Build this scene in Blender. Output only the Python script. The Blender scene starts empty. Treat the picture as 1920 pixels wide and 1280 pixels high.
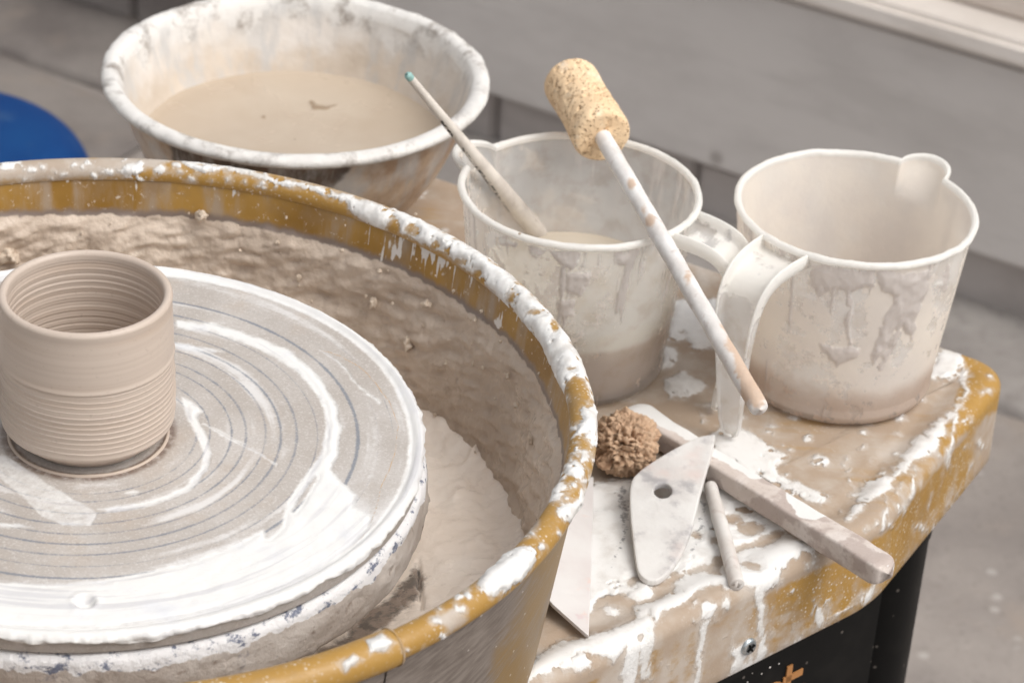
import bpy, bmesh, math, random
import numpy as np
from mathutils import Matrix, Vector
random.seed(7); rng = np.random.RandomState(11)
scene = bpy.context.scene
# ------------------------------------------------------------------ camera
PITCH, ROLL, FPX, CAMZ = 0.54439, 0.07065, 5136.1, 0.82514      # fitted from the circles in the photograph
cp, sp, cr, sr = math.cos(PITCH), math.sin(PITCH), math.cos(ROLL), math.sin(ROLL)
cam = bpy.data.cameras.new('camera'); cam_ob = bpy.data.objects.new('camera', cam)
scene.collection.objects.link(cam_ob)
X, Y, Z = (cr, sr*sp, sr*cp), (-sr, cr*sp, cr*cp), (0, -cp, sp)
cam_ob.matrix_world = Matrix(((X[0], Y[0], Z[0], 0), (X[1], Y[1], Z[1], 0), (X[2], Y[2], Z[2], CAMZ), (0, 0, 0, 1)))
cam.sensor_fit = 'HORIZONTAL'; cam.sensor_width = 36; cam.lens = FPX/1920*36
cam.clip_start = 0.05; cam.clip_end = 200
cam.dof.use_dof = True; cam.dof.focus_distance = 1.32; cam.dof.aperture_fstop = 14
scene.camera = cam_ob
scene.render.resolution_x, scene.render.resolution_y = 1024, 682
# ------------------------------------------------------------------ light: soft overcast day, brighter from the right rear
SUN_EL, SUN_AZ = math.radians(56), math.radians(116)           # azimuth clockwise from +Y
world = bpy.data.worlds.new('World'); scene.world = world; world.use_nodes = True
wn = world.node_tree; wn.nodes.clear()
sky = wn.nodes.new('ShaderNodeTexSky'); sky.sky_type = 'NISHITA'; sky.sun_disc = False
sky.sun_elevation = SUN_EL; sky.sun_rotation = SUN_AZ
sky.air_density = 1.0; sky.dust_density = 4.0; sky.ozone_density = 1.0
hs = wn.nodes.new('ShaderNodeHueSaturation'); hs.inputs['Saturation'].default_value = 0.12
bg = wn.nodes.new('ShaderNodeBackground'); bg.inputs['Strength'].default_value = 0.15
wo = wn.nodes.new('ShaderNodeOutputWorld')
wn.links.new(sky.outputs[0], hs.inputs['Color']); wn.links.new(hs.outputs[0], bg.inputs[0]); wn.links.new(bg.outputs[0], wo.inputs[0])
sun = bpy.data.lights.new('sun', 'SUN'); sun.energy = 1.15; sun.angle = math.radians(38); sun.color = (1, .96, .9)
sun_ob = bpy.data.objects.new('sun', sun); scene.collection.objects.link(sun_ob)
sd = Vector((math.sin(SUN_AZ)*math.cos(SUN_EL), math.cos(SUN_AZ)*math.cos(SUN_EL), math.sin(SUN_EL)))
sun_ob.rotation_euler = sd.to_track_quat('Z', 'Y').to_euler(); sun_ob.location = (1, 1, 3)
vs = scene.view_settings; vs.view_transform = 'Standard'; vs.look = 'None'; vs.exposure = 0.27; vs.gamma = 1.0; vs.use_curve_mapping = False

# ------------------------------------------------------------------ pixel <-> place (photograph pixels, 1920 wide)
def ray(p):
    u = (p[0]-960)/FPX; v = -(p[1]-640)/FPX
    u, v = cr*u-sr*v, sr*u+cr*v
    return np.array([u, cp+v*sp, -sp+v*cp])
def un(p, z):                                                   # where the sight line meets the level z
    d = ray(p); return d*((z-CAMZ)/d[2])+np.array([0, 0, CAMZ])
def proj(V):
    V = np.asarray(V, float)-np.array([0, 0, CAMZ])
    dep = V[:, 1]*cp-V[:, 2]*sp; v = (V[:, 1]*sp+V[:, 2]*cp)/dep; u = V[:, 0]/dep
    u, v = cr*u+sr*v, -sr*u+cr*v
    return np.stack([960+FPX*u, 640-FPX*v], 1)
# ------------------------------------------------------------------ numpy noise
LAT = rng.rand(48, 48, 48).astype(np.float32)
def vnoise(P):
    P = np.asarray(P, float); i = np.floor(P).astype(int); f = P-i; f = f*f*(3-2*f); r = 0
    for a in (0, 1):
        for b in (0, 1):
            for c in (0, 1):
                w = (f[:, 0] if a else 1-f[:, 0])*(f[:, 1] if b else 1-f[:, 1])*(f[:, 2] if c else 1-f[:, 2])
                r = r+w*LAT[(i[:, 0]+a) % 48, (i[:, 1]+b) % 48, (i[:, 2]+c) % 48]
    return r
def fbm(P, s, o=4, g=.5, off=0.):
    P = np.asarray(P, float)*s+off; t = 0; A = 0; a = 1.
    for k in range(o):
        t = t+a*vnoise(P+17.3*k); A += a; P = P*2.03; a *= g
    return t/A-.5
def sstep(a, b, x): t = np.clip((x-a)/(b-a), 0, 1); return t*t*(3-2*t)
def wproj(V, amp, sc=70):                                       # the same with a ragged wobble, for the outlines of spills
    P = proj(V); return P+amp*3.2*np.stack([fbm(V, sc, 5, .66, off=21), fbm(V, sc, 5, .66, off=33)], 1)
# signed distances in photo pixels, positive inside
FAR = -60.
def sd_poly(P, poly):
    poly = np.array(poly, float); out = np.full(len(P), FAR)
    m = (P[:, 0] > poly[:, 0].min()-60) & (P[:, 0] < poly[:, 0].max()+60) & (P[:, 1] > poly[:, 1].min()-60) & (P[:, 1] < poly[:, 1].max()+60)
    if not m.any(): return out
    q = P[m]; d = np.full(len(q), 1e9); ins = np.zeros(len(q), bool)
    for a, b in zip(poly, np.roll(poly, -1, 0)):
        e = b-a; w = q-a; t = np.clip((w@e)/max(e@e, 1e-9), 0, 1)
        d = np.minimum(d, np.hypot(w[:, 0]-t*e[0], w[:, 1]-t*e[1]))
        c = (a[1] <= q[:, 1]) != (b[1] <= q[:, 1])
        xx = a[0]+(q[:, 1]-a[1])/(e[1] if abs(e[1]) > 1e-9 else 1e-9)*e[0]
        ins ^= c & (q[:, 0] < xx)
    out[m] = np.maximum(np.where(ins, d, -d), FAR); return out
def sd_line(P, pts):                                            # pts: (x, y, halfwidth)
    pts = np.array(pts, float); out = np.full(len(P), FAR)
    lo, hi = pts[:, :2].min(0)-80, pts[:, :2].max(0)+80
    m = ((P > lo) & (P < hi)).all(1)
    if not m.any(): return out
    q = P[m]; best = np.full(len(q), FAR)
    for a, b in zip(pts[:-1], pts[1:]):
        e = b[:2]-a[:2]; w = q-a[:2]; t = np.clip((w@e)/max(e@e, 1e-9), 0, 1)
        best = np.maximum(best, a[2]+(b[2]-a[2])*t-np.hypot(w[:, 0]-t*e[0], w[:, 1]-t*e[1]))
    out[m] = best; return out
def sd_dot(P, dots):                                            # (x, y, rx, ry)
    out = np.full(len(P), FAR)
    for x, y, a, b in dots:
        out = np.maximum(out, (1-np.hypot((P[:, 0]-x)/a, (P[:, 1]-y)/b))*min(a, b))
    return np.maximum(out, FAR)
def rand_dots(n, box, r, seed=0):
    q = np.random.RandomState(seed); d = []
    for _ in range(n):
        s = r*q.rand()**2+1.6; d.append((box[0]+q.rand()*(box[2]-box[0]), box[1]+q.rand()*(box[3]-box[1]), s*(1+.5*q.rand()), s))
    return d
# ------------------------------------------------------------------ mesh helpers
C = scene.collection
def mesh_obj(name, V, F, mat, parent=None, attrs=None, smooth=True, origin=None):
    V = np.asarray(V, float)
    org = np.array(parent['_loc'] if parent is not None and '_loc' in parent else (origin if origin is not None else (0, 0, 0)), float)
    if parent is not None and '_loc' not in parent: org = np.array(parent.get('_org', (0, 0, 0)), float)
    me = bpy.data.meshes.new(name)
    F = [tuple(int(i) for i in f) for f in F] if not isinstance(F, np.ndarray) else F
    if isinstance(F, np.ndarray):
        n, k = F.shape; me.vertices.add(len(V)); me.vertices.foreach_set('co', (V-org).ravel())
        me.loops.add(n*k); me.loops.foreach_set('vertex_index', F.ravel().astype(np.int32))
        me.polygons.add(n); me.polygons.foreach_set('loop_start', np.arange(0, n*k, k, dtype=np.int32))
        me.update(calc_edges=True); me.validate()
    else: me.from_pydata([tuple(v) for v in V-org], [], F); me.update()
    if smooth: me.polygons.foreach_set('use_smooth', np.ones(len(me.polygons), bool))
    for k, a in (attrs or {}).items():
        at = me.attributes.new(k, 'FLOAT', 'POINT'); at.data.foreach_set('value', np.asarray(a, np.float32))
    if mat: me.materials.append(mat)
    ob = bpy.data.objects.new(name, me); C.objects.link(ob)
    if parent is not None:
        ob.parent = parent
        ob['_org'] = tuple(org)
    else: ob.location = org; ob['_org'] = tuple(org)
    return ob
def tag(o, label, cat, group=None):
    o['label'] = label; o['category'] = cat
    if group: o['group'] = group
    return o
def thing(name, loc, label, cat, group=None):
    o = bpy.data.objects.new(name, None); C.objects.link(o); o.location = loc; o.empty_display_size = .02
    o['_loc'] = tuple(float(v) for v in loc); return tag(o, label, cat, group)
def grid_faces(nu, nv, wu=False, wv=False):                     # vertex index = i*nv+j
    I, J = np.meshgrid(np.arange(nu if wu else nu-1), np.arange(nv if wv else nv-1), indexing='ij')
    I, J = I.ravel(), J.ravel(); I2, J2 = (I+1) % nu, (J+1) % nv
    return np.stack([I*nv+J, I2*nv+J, I2*nv+J2, I*nv+J2], 1)
def lathe(prof, n, c, th0=0., th1=2*math.pi):
    full = abs(th1-th0-2*math.pi) < 1e-6
    th = np.linspace(th0, th1, n, endpoint=not full); prof = np.array(prof, float)
    R = prof[:, 0][None, :]; zz = np.repeat(prof[:, 1][None, :], n, 0)
    V = np.stack([c[0]+R*np.cos(th)[:, None], c[1]+R*np.sin(th)[:, None], c[2]+zz], 2).reshape(-1, 3)
    return V, grid_faces(n, len(prof), wu=full), np.repeat(th, len(prof)), np.tile(prof[:, 0], n), np.tile(prof[:, 1], n)
def resample(pts, n):
    pts = np.array(pts, float); d = np.r_[0, np.cumsum(np.linalg.norm(np.diff(pts, axis=0), axis=1))]
    t = np.linspace(0, d[-1], n); return np.stack([np.interp(t, d, pts[:, k]) for k in range(pts.shape[1])], 1)
def smooth_path(pts, n, it=3):
    pts = np.array(pts, float)
    for _ in range(it):
        a, b = pts[:-1]*.75+pts[1:]*.25, pts[:-1]*.25+pts[1:]*.75
        pts = np.vstack([pts[:1], np.stack([a, b], 1).reshape(-1, pts.shape[1]), pts[-1:]])
    return resample(pts, n)
def sweep(path, rad, ns=14, cap=True):
    path = np.array(path, float); n = len(path); rad = np.broadcast_to(np.array(rad, float), (n,))
    T = np.gradient(path, axis=0); T /= np.linalg.norm(T, axis=1)[:, None]
    up = np.array([0, 0, 1.]) if abs(T[0][2]) < .9 else np.array([1., 0, 0])
    N = np.cross(T[0], up); N /= np.linalg.norm(N); V = []; a = np.linspace(0, 2*math.pi, ns, endpoint=False)
    for i in range(n):
        N = N-T[i]*(N@T[i]); N /= np.linalg.norm(N); B = np.cross(T[i], N)
        V.append(path[i]+rad[i]*(np.cos(a)[:, None]*N+np.sin(a)[:, None]*B))
    V = np.vstack(V); F = [tuple(f) for f in grid_faces(n, ns, wv=True)]
    if cap: F += [tuple(range(ns))[::-1], tuple(range((n-1)*ns, n*ns))]
    return V, F
def round_poly(poly, rads, step):
    poly = np.array(poly, float); n = len(poly); out = []
    for i in range(n):
        p, a, b, r = poly[i], poly[i-1], poly[(i+1) % n], rads[i]
        u = (a-p)/np.linalg.norm(a-p); v = (b-p)/np.linalg.norm(b-p); ang = math.acos(np.clip(u@v, -1, 1))
        t = r/math.tan(ang/2); c0, c1 = p+u*t, p+v*t
        for k in np.linspace(0, 1, 14): out.append((1-k)**2*c0+2*k*(1-k)*p+k*k*c1)
    out = np.array(out+[out[0]]); L = np.linalg.norm(np.diff(out, axis=0), axis=1).sum()
    return resample(out, int(L/step)+1)[:-1]
def plate(outline, thick, bevel=.0008, hole=None, up=None):
    """a thin plate from a 3D outline of its top face (with optional hole ring)"""
    bm = bmesh.new(); vs = [bm.verts.new(p) for p in outline]; es = [bm.edges.new((a, b)) for a, b in zip(vs, vs[1:]+vs[:1])]
    if hole is not None:
        hv = [bm.verts.new(p) for p in hole]; es += [bm.edges.new((a, b)) for a, b in zip(hv, hv[1:]+hv[:1])]
    bmesh.ops.triangle_fill(bm, edges=es, use_beauty=True)
    bmesh.ops.recalc_face_normals(bm, faces=bm.faces)
    if sum(f.normal.z for f in bm.faces) < 0: bmesh.ops.reverse_faces(bm, faces=bm.faces)
    r = bmesh.ops.extrude_face_region(bm, geom=bm.faces[:])
    bmesh.ops.translate(bm, verts=[g for g in r['geom'] if isinstance(g, bmesh.types.BMVert)], vec=Vector((0, 0, thick)))
    bmesh.ops.recalc_face_normals(bm, faces=bm.faces)
    sharp = [e for e in bm.edges if len(e.link_faces) == 2 and e.calc_face_angle(0) > .7]
    bmesh.ops.bevel(bm, geom=sharp, offset=bevel, segments=2, affect='EDGES', profile=.6)
    V = np.array([v.co[:] for v in bm.verts]); bm.verts.index_update(); F = [tuple(v.index for v in f.verts) for f in bm.faces]; bm.free()
    return V, F
# ------------------------------------------------------------------ material helpers
def lin(r, g, b, k=1.0):
    f = lambda c: (c/12.92 if c <= .04045 else ((c+.055)/1.055)**2.4)
    return (f(r/255)*k, f(g/255)*k, f(b/255)*k, 1)
class NT:
    def __init__(s, name):
        s.m = bpy.data.materials.new(name); s.m.use_nodes = True; s.t = s.m.node_tree; s.t.nodes.clear()
        s.out = s.t.nodes.new('ShaderNodeOutputMaterial'); s.tc = s.t.nodes.new('ShaderNodeTexCoord')
    def put(s, sock, v):
        if hasattr(v, 'is_output'): s.t.links.new(v, sock)
        else: sock.default_value = v
    def node(s, ty, **kw):
        n = s.t.nodes.new(ty)
        for k, v in kw.items(): setattr(n, k, v)
        return n
    def co(s, scale=(1, 1, 1), rot=(0, 0, 0)):
        n = s.node('ShaderNodeMapping'); s.t.links.new(s.tc.outputs['Object'], n.inputs[0]); n.inputs['Scale'].default_value = scale; n.inputs['Rotation'].default_value = rot
        return n.outputs[0]
    def noise(s, sc, det=4, ro=.55, vec=None, dist=0.):
        n = s.node('ShaderNodeTexNoise'); s.put(n.inputs['Vector'], vec if vec is not None else s.tc.outputs['Object'])
        n.inputs['Scale'].default_value = sc; n.inputs['Detail'].default_value = det; n.inputs['Roughness'].default_value = ro; n.inputs['Distortion'].default_value = dist
        return n.outputs[0]
    def voro(s, sc, vec=None, feat='F1'):
        n = s.node('ShaderNodeTexVoronoi', feature=feat); s.put(n.inputs['Vector'], vec if vec is not None else s.tc.outputs['Object']); n.inputs['Scale'].default_value = sc
        return n.outputs['Distance']
    def attr(s, nm): return s.node('ShaderNodeAttribute', attribute_name=nm).outputs['Fac']
    def op(s, o, a, b=0., c=0.):
        n = s.node('ShaderNodeMath', operation=o); s.put(n.inputs[0], a); s.put(n.inputs[1], b); s.put(n.inputs[2], c); return n.outputs[0]
    def rng(s, v, a, b, c=0., d=1., smooth=True):
        n = s.node('ShaderNodeMapRange'); n.interpolation_type = 'SMOOTHSTEP' if smooth else 'LINEAR'
        s.put(n.inputs[0], v)
        for i, k in zip((1, 2, 3, 4), (a, b, c, d)): n.inputs[i].default_value = k
        return n.outputs[0]
    def mix(s, f, a, b):
        n = s.node('ShaderNodeMix', data_type='RGBA'); s.put(n.inputs[0], f); s.put(n.inputs[6], a); s.put(n.inputs[7], b); return n.outputs[2]
    def mixf(s, f, a, b):
        n = s.node('ShaderNodeMix', data_type='FLOAT'); s.put(n.inputs[0], f); s.put(n.inputs[2], a); s.put(n.inputs[3], b); return n.outputs[0]
    def bump(s, h, dist, strength=1., prev=None):
        n = s.node('ShaderNodeBump'); s.put(n.inputs['Height'], h); n.inputs['Distance'].default_value = dist; s.put(n.inputs['Strength'], strength)
        if prev is not None: s.t.links.new(prev, n.inputs['Normal'])
        return n.outputs[0]
    def pbr(s, col, rough=.5, bump=None, metal=0., spec=.5, **kw):
        n = s.node('ShaderNodeBsdfPrincipled'); s.put(n.inputs['Base Color'], col); s.put(n.inputs['Roughness'], rough); s.put(n.inputs['Metallic'], metal); s.put(n.inputs['Specular IOR Level'], spec)
        for k, v in kw.items(): s.put(n.inputs[k.replace('_', ' ')], v)
        if bump is not None: s.t.links.new(bump, n.inputs['Normal'])
        return n.outputs[0]
    def done(s, sh): s.t.links.new(sh, s.out.inputs[0]); return s.m
    def edge(s, attr, amp, sc, soft=1.2, det=5):
        """crisp ragged edge from a pixel-distance attribute"""
        n = s.op('SUBTRACT', s.noise(sc, det, .6), .5); v = s.op('ADD', s.attr(attr), s.op('MULTIPLY', n, amp)); return s.rng(v, -soft, soft)
WHITE = lin(244, 242, 239, .83); WHITE2 = lin(228, 226, 226, .82)
FILM = lin(184, 168, 153, .80); GOLD = lin(184, 142, 70, .80); GOLD2 = lin(152, 112, 46, .80); CLAY = lin(172, 152, 133, .9)
GREY = lin(158, 153, 148, .95)
def slip_shader(t, base, rough, bump, film=None, amp=9, sc=420, filmcol=FILM, streak=None, white=WHITE, famp=26):
    col = base
    if film:
        f = t.op('ADD', t.attr(film), t.op('MULTIPLY', t.op('SUBTRACT', streak if streak is not None else t.noise(60, 6, .65), .5), famp))
        f = t.rng(f, -7, 9); f = t.op('MULTIPLY', f, .92)
        fc = t.mix(t.rng(t.noise(35, 4), .4, .75), filmcol, lin(204, 194, 184, .82)); col = t.mix(f, col, fc); rough = t.mixf(f, rough, .72)
    halo = t.rng(t.op('ADD', t.attr('slip'), t.op('MULTIPLY', t.op('SUBTRACT', t.noise(110, 6, .7), .5), 34)), -9, 3, 0, .6); col = t.mix(halo, col, lin(208, 199, 190, .82))
    w = t.edge('slip', amp, sc, 1.6)
    wc = t.mix(t.rng(t.noise(55, 5, .65), .42, .72), white, lin(222, 217, 211, .82))
    thin = t.rng(t.op('ADD', t.attr('slip'), t.op('MULTIPLY', t.noise(160, 5, .65), 16)), 2, 14)          # thin slip lets the ground colour through
    col = t.mix(t.op('MULTIPLY', w, t.mixf(thin, .58, 1.)), col, wc); rough = t.mixf(w, rough, t.rng(t.noise(40, 3), .3, .7, .3, .62))
    col = t.mix(t.rng(t.op('ADD', t.attr('dirt'), t.op('MULTIPLY', t.op('SUBTRACT', t.noise(330, 5, .7), .5), 40)), 1, 7, 0, .75), col, lin(112, 110, 112))
    h = t.op('MULTIPLY', t.rng(t.op('ADD', t.attr('slip'), t.op('MULTIPLY', t.noise(sc, 5, .6), amp)), -amp*.3, 12), 1.)
    b = t.bump(h, .0012, .8, bump); b = t.bump(t.noise(900, 3, .6), .00025, .5, b)
    return t.pbr(col, rough, b, spec=.45)
# base gold plastic -------------------------------------------------
def gold_mat(name, streak_rot=0., film='film', amp=8, deep=.35, famp=26, filmcol=FILM):
    t = NT(name); st = t.noise(1, 5, .6, t.co((14, 160, 160), (0, 0, streak_rot)))
    base = t.mix(t.rng(t.noise(9, 4), .35, .7), GOLD, t.mix(deep, GOLD, GOLD2))
    base = t.mix(t.rng(t.noise(30, 5, .7), .52, .72, 0, .55), base, lin(158, 132, 98, .85))
    patch = t.rng(t.noise(26, 3), .42, .62)
    base = t.mix(t.op('MULTIPLY', t.rng(t.voro(330), .26, .16), t.mixf(patch, .1, .95)), base, lin(222, 212, 198, .85))
    base = t.mix(t.op('MULTIPLY', t.rng(t.noise(520, 4, .75), .56, .68), t.mixf(patch, .15, .8)), base, lin(206, 190, 168, .85))
    b = t.bump(t.noise(260, 4), .0003, .35)
    return t.done(slip_shader(t, base, t.rng(st, .3, .7, .34, .6), b, film, amp, 420, filmcol, st, famp=famp))

# ================================================================== SETTING
G = -0.5; WD = 2.2198; wn_ = np.array([math.sin(math.radians(29.5)), math.cos(math.radians(29.5))]); wd_ = np.array([wn_[1], -wn_[0]])
def wpt(s, d, z): q = wn_*(WD-d)+wd_*s; return np.array([q[0], q[1], z])      # along the wall, distance in front of it, height
def box_on_wall(name, s0, s1, d0, d1, z0, z1, mat, parent, bev=.003, jit=0.):
    bm = bmesh.new(); P = [wpt(s, d, z) for z in (z0, z1) for s, d in ((s0, d0), (s1, d0), (s1, d1), (s0, d1))]
    v = [bm.verts.new(p) for p in P]
    for f in ((3, 2, 1, 0), (4, 5, 6, 7), (0, 1, 5, 4), (1, 2, 6, 5), (2, 3, 7, 6), (3, 0, 4, 7)): bm.faces.new([v[i] for i in f])
    bmesh.ops.recalc_face_normals(bm, faces=bm.faces)
    bmesh.ops.bevel(bm, geom=bm.edges[:], offset=bev, segments=2, affect='EDGES')
    V = np.array([v.co[:] for v in bm.verts]); bm.verts.index_update(); F = [tuple(v.index for v in f.verts) for f in bm.faces]; bm.free()
    return mesh_obj(name, V, F, mat, parent, smooth=False)
def ground_mat():
    t = NT('concrete'); n = t.noise(3.2, 6, .6)
    c = t.mix(t.rng(n, .35, .68), lin(140, 132, 127, .85), lin(170, 161, 154, .85))
    c = t.mix(t.rng(t.noise(11, 5), .5, .75, 0, .6), c, lin(166, 150, 136, .9))
    c = t.mix(t.rng(t.voro(26), .16, .07, 0, .55), c, lin(196, 190, 184, .85))          # dried drips
    c = t.mix(t.rng(t.noise(160, 3), .55, .75, 0, .35), c, lin(110, 102, 96, .8))
    return t.done(t.pbr(c, .85, t.bump(t.noise(90, 5), .003, .5), spec=.3))
def paint_mat(name, col, dirt):
    t = NT(name); c = t.mix(t.rng(t.noise(7, 5, .6, t.co((1, 1, 2.5))), .38, .7), col, dirt)
    c = t.mix(t.rng(t.voro(9), .1, .045, 0, .5), c, lin(120, 108, 100))
    c = t.mix(t.rng(t.noise(1, 5, .65, t.co((6, 6, 90), (0, 0, 0))), .55, .8, 0, .35), c, lin(172, 166, 160))
    return t.done(t.pbr(c, .6, t.bump(t.noise(1, 5, .6, t.co((30, 30, 260))), .0012, .5), spec=.4))
gm = ground_mat()
gx = np.linspace(-4, 4, 161); gy = np.linspace(-1.5, 5, 131)
V = np.array([(x, y, G) for x in gx for y in gy]); V[:, 2] += .006*fbm(V, 2.2, 4)
ground = mesh_obj('ground', V, grid_faces(161, 131), gm); ground['kind'] = 'structure'
# raised concrete strip along the foot of the wall
ks = np.linspace(-2.6, 2.0, 260); prof = [(.145, -.03), (.145, .006), (.138, .013), (.10, .0145), (.05, .016), (-.05, .017)]
V = np.array([wpt(s, d, G+z) for s in ks for d, z in prof]); V[:, :2] += wn_[None, :]*(fbm(V, 9, 4, off=3)*.03*(np.tile([p[0] for p in prof], 260) > .13))[:, None]; V[:, 2] += .004*fbm(V, 30, 3)
kerb = mesh_obj('pavement_strip', V, grid_faces(260, 6), None); kerb['kind'] = 'structure'
kerb_n = 135
t = NT('strip_concrete'); c = t.mix(t.rng(t.noise(9, 6), .35, .7), lin(152, 145, 140, .9), lin(184, 177, 171, .9)); kerb.data.materials.append(t.done(t.pbr(t.mix(t.rng(t.noise(60, 4), .5, .75, 0, .5), c, lin(120, 112, 106)), .8, t.bump(t.noise(70, 4), .003, .5))))
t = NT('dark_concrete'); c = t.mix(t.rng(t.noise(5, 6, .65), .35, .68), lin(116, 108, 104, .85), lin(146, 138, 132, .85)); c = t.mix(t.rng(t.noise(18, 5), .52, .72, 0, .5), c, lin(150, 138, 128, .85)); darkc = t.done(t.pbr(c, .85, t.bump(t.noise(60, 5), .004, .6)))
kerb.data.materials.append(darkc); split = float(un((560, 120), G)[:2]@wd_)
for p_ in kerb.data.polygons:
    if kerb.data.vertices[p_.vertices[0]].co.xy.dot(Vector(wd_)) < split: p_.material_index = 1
sl_s = np.linspace(-2.4, split-.006, 150); sl_d = np.r_[.158, .158, np.linspace(.165, 1.6, 90)]
V = np.array([wpt(a_, d_, G+.007-(.03 if i_ == 0 else 0)) for a_ in sl_s for i_, d_ in enumerate(sl_d)]); V[:, 2] += .006*fbm(V, 7, 5, off=2); V[:, :2] -= wn_[None, :]*(fbm(V, 10, 4, off=12)*.045*(np.tile(sl_d, 150) < .16))[:, None]
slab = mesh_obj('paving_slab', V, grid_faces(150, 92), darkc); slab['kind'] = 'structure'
wall = thing('boarded_wall', wpt(0, 0, G), 'grey painted wall of one wide board over a course of blocks', 'wall')
wm = paint_mat('grey_paint', lin(214, 208, 203), lin(202, 196, 191)); bmz = paint_mat('block_paint', lin(186, 178, 173), lin(168, 160, 155))
s = -2.5; k = 0
while s < 1.9:                                                   # blocks of the lowest course
    L = .232+.012*random.random(); box_on_wall('block', s, s+L, -.10, .000+.004*random.random(), G-.01, -.430, (paint_mat('dark_block', lin(152, 144, 139), lin(132, 124, 120)) if k == 0 else bpy.data.materials['dark_block']) if s < split-.1 else bmz, wall, .004); s += L+.006; k += 1  # blocks left of the split are darker
box_on_wall('mortar', -2.5, 1.9, -.11, -.008, G-.012, -.432, bmz, wall, .001)
box_on_wall('board', -2.5, 1.9, -.06, .024, -.424, -.2215, wm, wall, .006)
sm = paint_mat('sill_paint', lin(246, 238, 230), lin(232, 223, 214))
sill = box_on_wall('sill', -2.5, 1.9, -.2, .034, -.2205, -.196, sm, wall, .006)
box_on_wall('upper_board', -2.5, 1.9, -.2, -.012, -.1955, .35, paint_mat('beige_paint', lin(226, 216, 206), lin(210, 198, 188)), wall, .004)

# ================================================================== POTTERY WHEEL (table, leg, body, wheel head)
PC = np.array([-.1956, 1.0893]); WC = np.array([-.1985, 1.0888])         # pan centre, wheel axis
wheel = thing('pottery_wheel', (0.08, 1.25, G), 'gold plastic pottery wheel table streaked with white slip, on a black leg', 'pottery wheel')
tl1, tl2, tl3 = un((470, 215), 0)[:2], un((400, 315), 0)[:2], un((0, 470), 0)[:2]
outline = round_poly([(.2945, 1.3696), tuple(tl1), tuple(tl2), tuple(tl3), (-.45, .93), (-.16, .873), (.2037, 1.2004)], [.028, .02, .02, .05, .08, .06, .10], .0016)
N = len(outline); tang = np.roll(outline, -1, 0)-np.roll(outline, 1, 0); tang /= np.linalg.norm(tang, axis=1)[:, None]
nin = np.stack([-tang[:, 1], tang[:, 0]], 1)
cen = np.array([.14, 1.24])
if ((cen-outline)*nin).sum(1).mean() < 0: nin = -nin
# profile: (inset, z) from the underside up over the rolled lip to the flat tray
prof = [(.03, -.046), (.004, -.050), (.001, -.0525), (0, -.051)]
prof += [(0.0+.0006*k/10, -.05+.0445*k/10) for k in range(1, 11)]
prof += [(.0006+.0085*(1-math.cos(a)), -.0055+.0085*math.sin(a)) for a in np.linspace(.12, 1.57, 9)]
prof += [(.011, .0031), (.013, .0030), (.0155, .0026), (.018, .0018), (.0205, .0008), (.023, .0), (.0255, -.0006), (.028, -.0007), (.0305, -.0003), (.033, .0)]
V = []
for d, z in prof: V.append(np.c_[outline+nin*d, np.full(N, z)])
inner = outline+nin*.033
# smooth inner ring a little to stay free of folds at the corners, then shrink to the centre of the tray
for k in np.linspace(0, 1, 190)[1:]:
    V.append(np.c_[inner+(cen-inner)*min(k, .999), np.zeros(N)])
K = len(V); V = np.stack(V, 1).reshape(-1, 3); F = grid_faces(N, K, wu=True)
P = wproj(V, 9); nz = fbm(V, 120, 5)*14
T_white = [
 [(1100, 905), (1180, 895), (1300, 875), (1345, 900), (1400, 935), (1450, 965), (1482, 985), (1430, 1002), (1390, 1020), (1350, 1040), (1300, 1070), (1265, 1085), (1240, 1088), (1222, 1100), (1216, 1118), (1195, 1129), (1178, 1122), (1168, 1112), (1140, 1112), (1122, 1130), (1112, 1150), (1080, 1160), (1060, 1000)],
 [(1188, 1142), (1230, 1122), (1290, 1085), (1350, 1056), (1400, 1032), (1470, 1003), (1508, 1018), (1512, 1040), (1490, 1046), (1480, 1050), (1470, 1075), (1450, 1105), (1425, 1110), (1410, 1090), (1380, 1105), (1350, 1092), (1300, 1108), (1270, 1136), (1240, 1146), (1235, 1165), (1216, 1150), (1192, 1165)],
 [(990, 1245), (1040, 1207), (1090, 1193), (1150, 1180), (1180, 1160), (1215, 1150), (1235, 1168), (1200, 1192), (1172, 1215), (1152, 1240), (1138, 1225), (1100, 1225), (1060, 1240), (1020, 1262), (985, 1280)],
 [(1375, 798), (1410, 815), (1440, 835), (1478, 856), (1455, 872), (1472, 900), (1440, 912), (1400, 896), (1365, 872), (1335, 850), (1330, 810)],
 [(1688, 856), (1725, 815), (1762, 778), (1771, 800), (1765, 830), (1740, 850), (1705, 864)],
 [(1590, 962), (1620, 905), (1660, 880), (1682, 912), (1640, 930), (1605, 955)],
 [(1755, 658), (1800, 663), (1812, 688), (1790, 702), (1765, 717), (1750, 690)],
 [(1262, 560), (1348, 560), (1348, 650), (1300, 658), (1290, 640), (1250, 640)], [(1240, 650), (1266, 655), (1276, 675), (1262, 690), (1236, 690)], [(1250, 712), (1285, 698), (1320, 720), (1312, 735), (1280, 738), (1248, 745)],
 [(1450, 880), (1500, 905), (1560, 930), (1540, 945), (1490, 925), (1450, 905)], [(1500, 1010), (1530, 1015), (1525, 1060), (1512, 1040)]]
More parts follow.
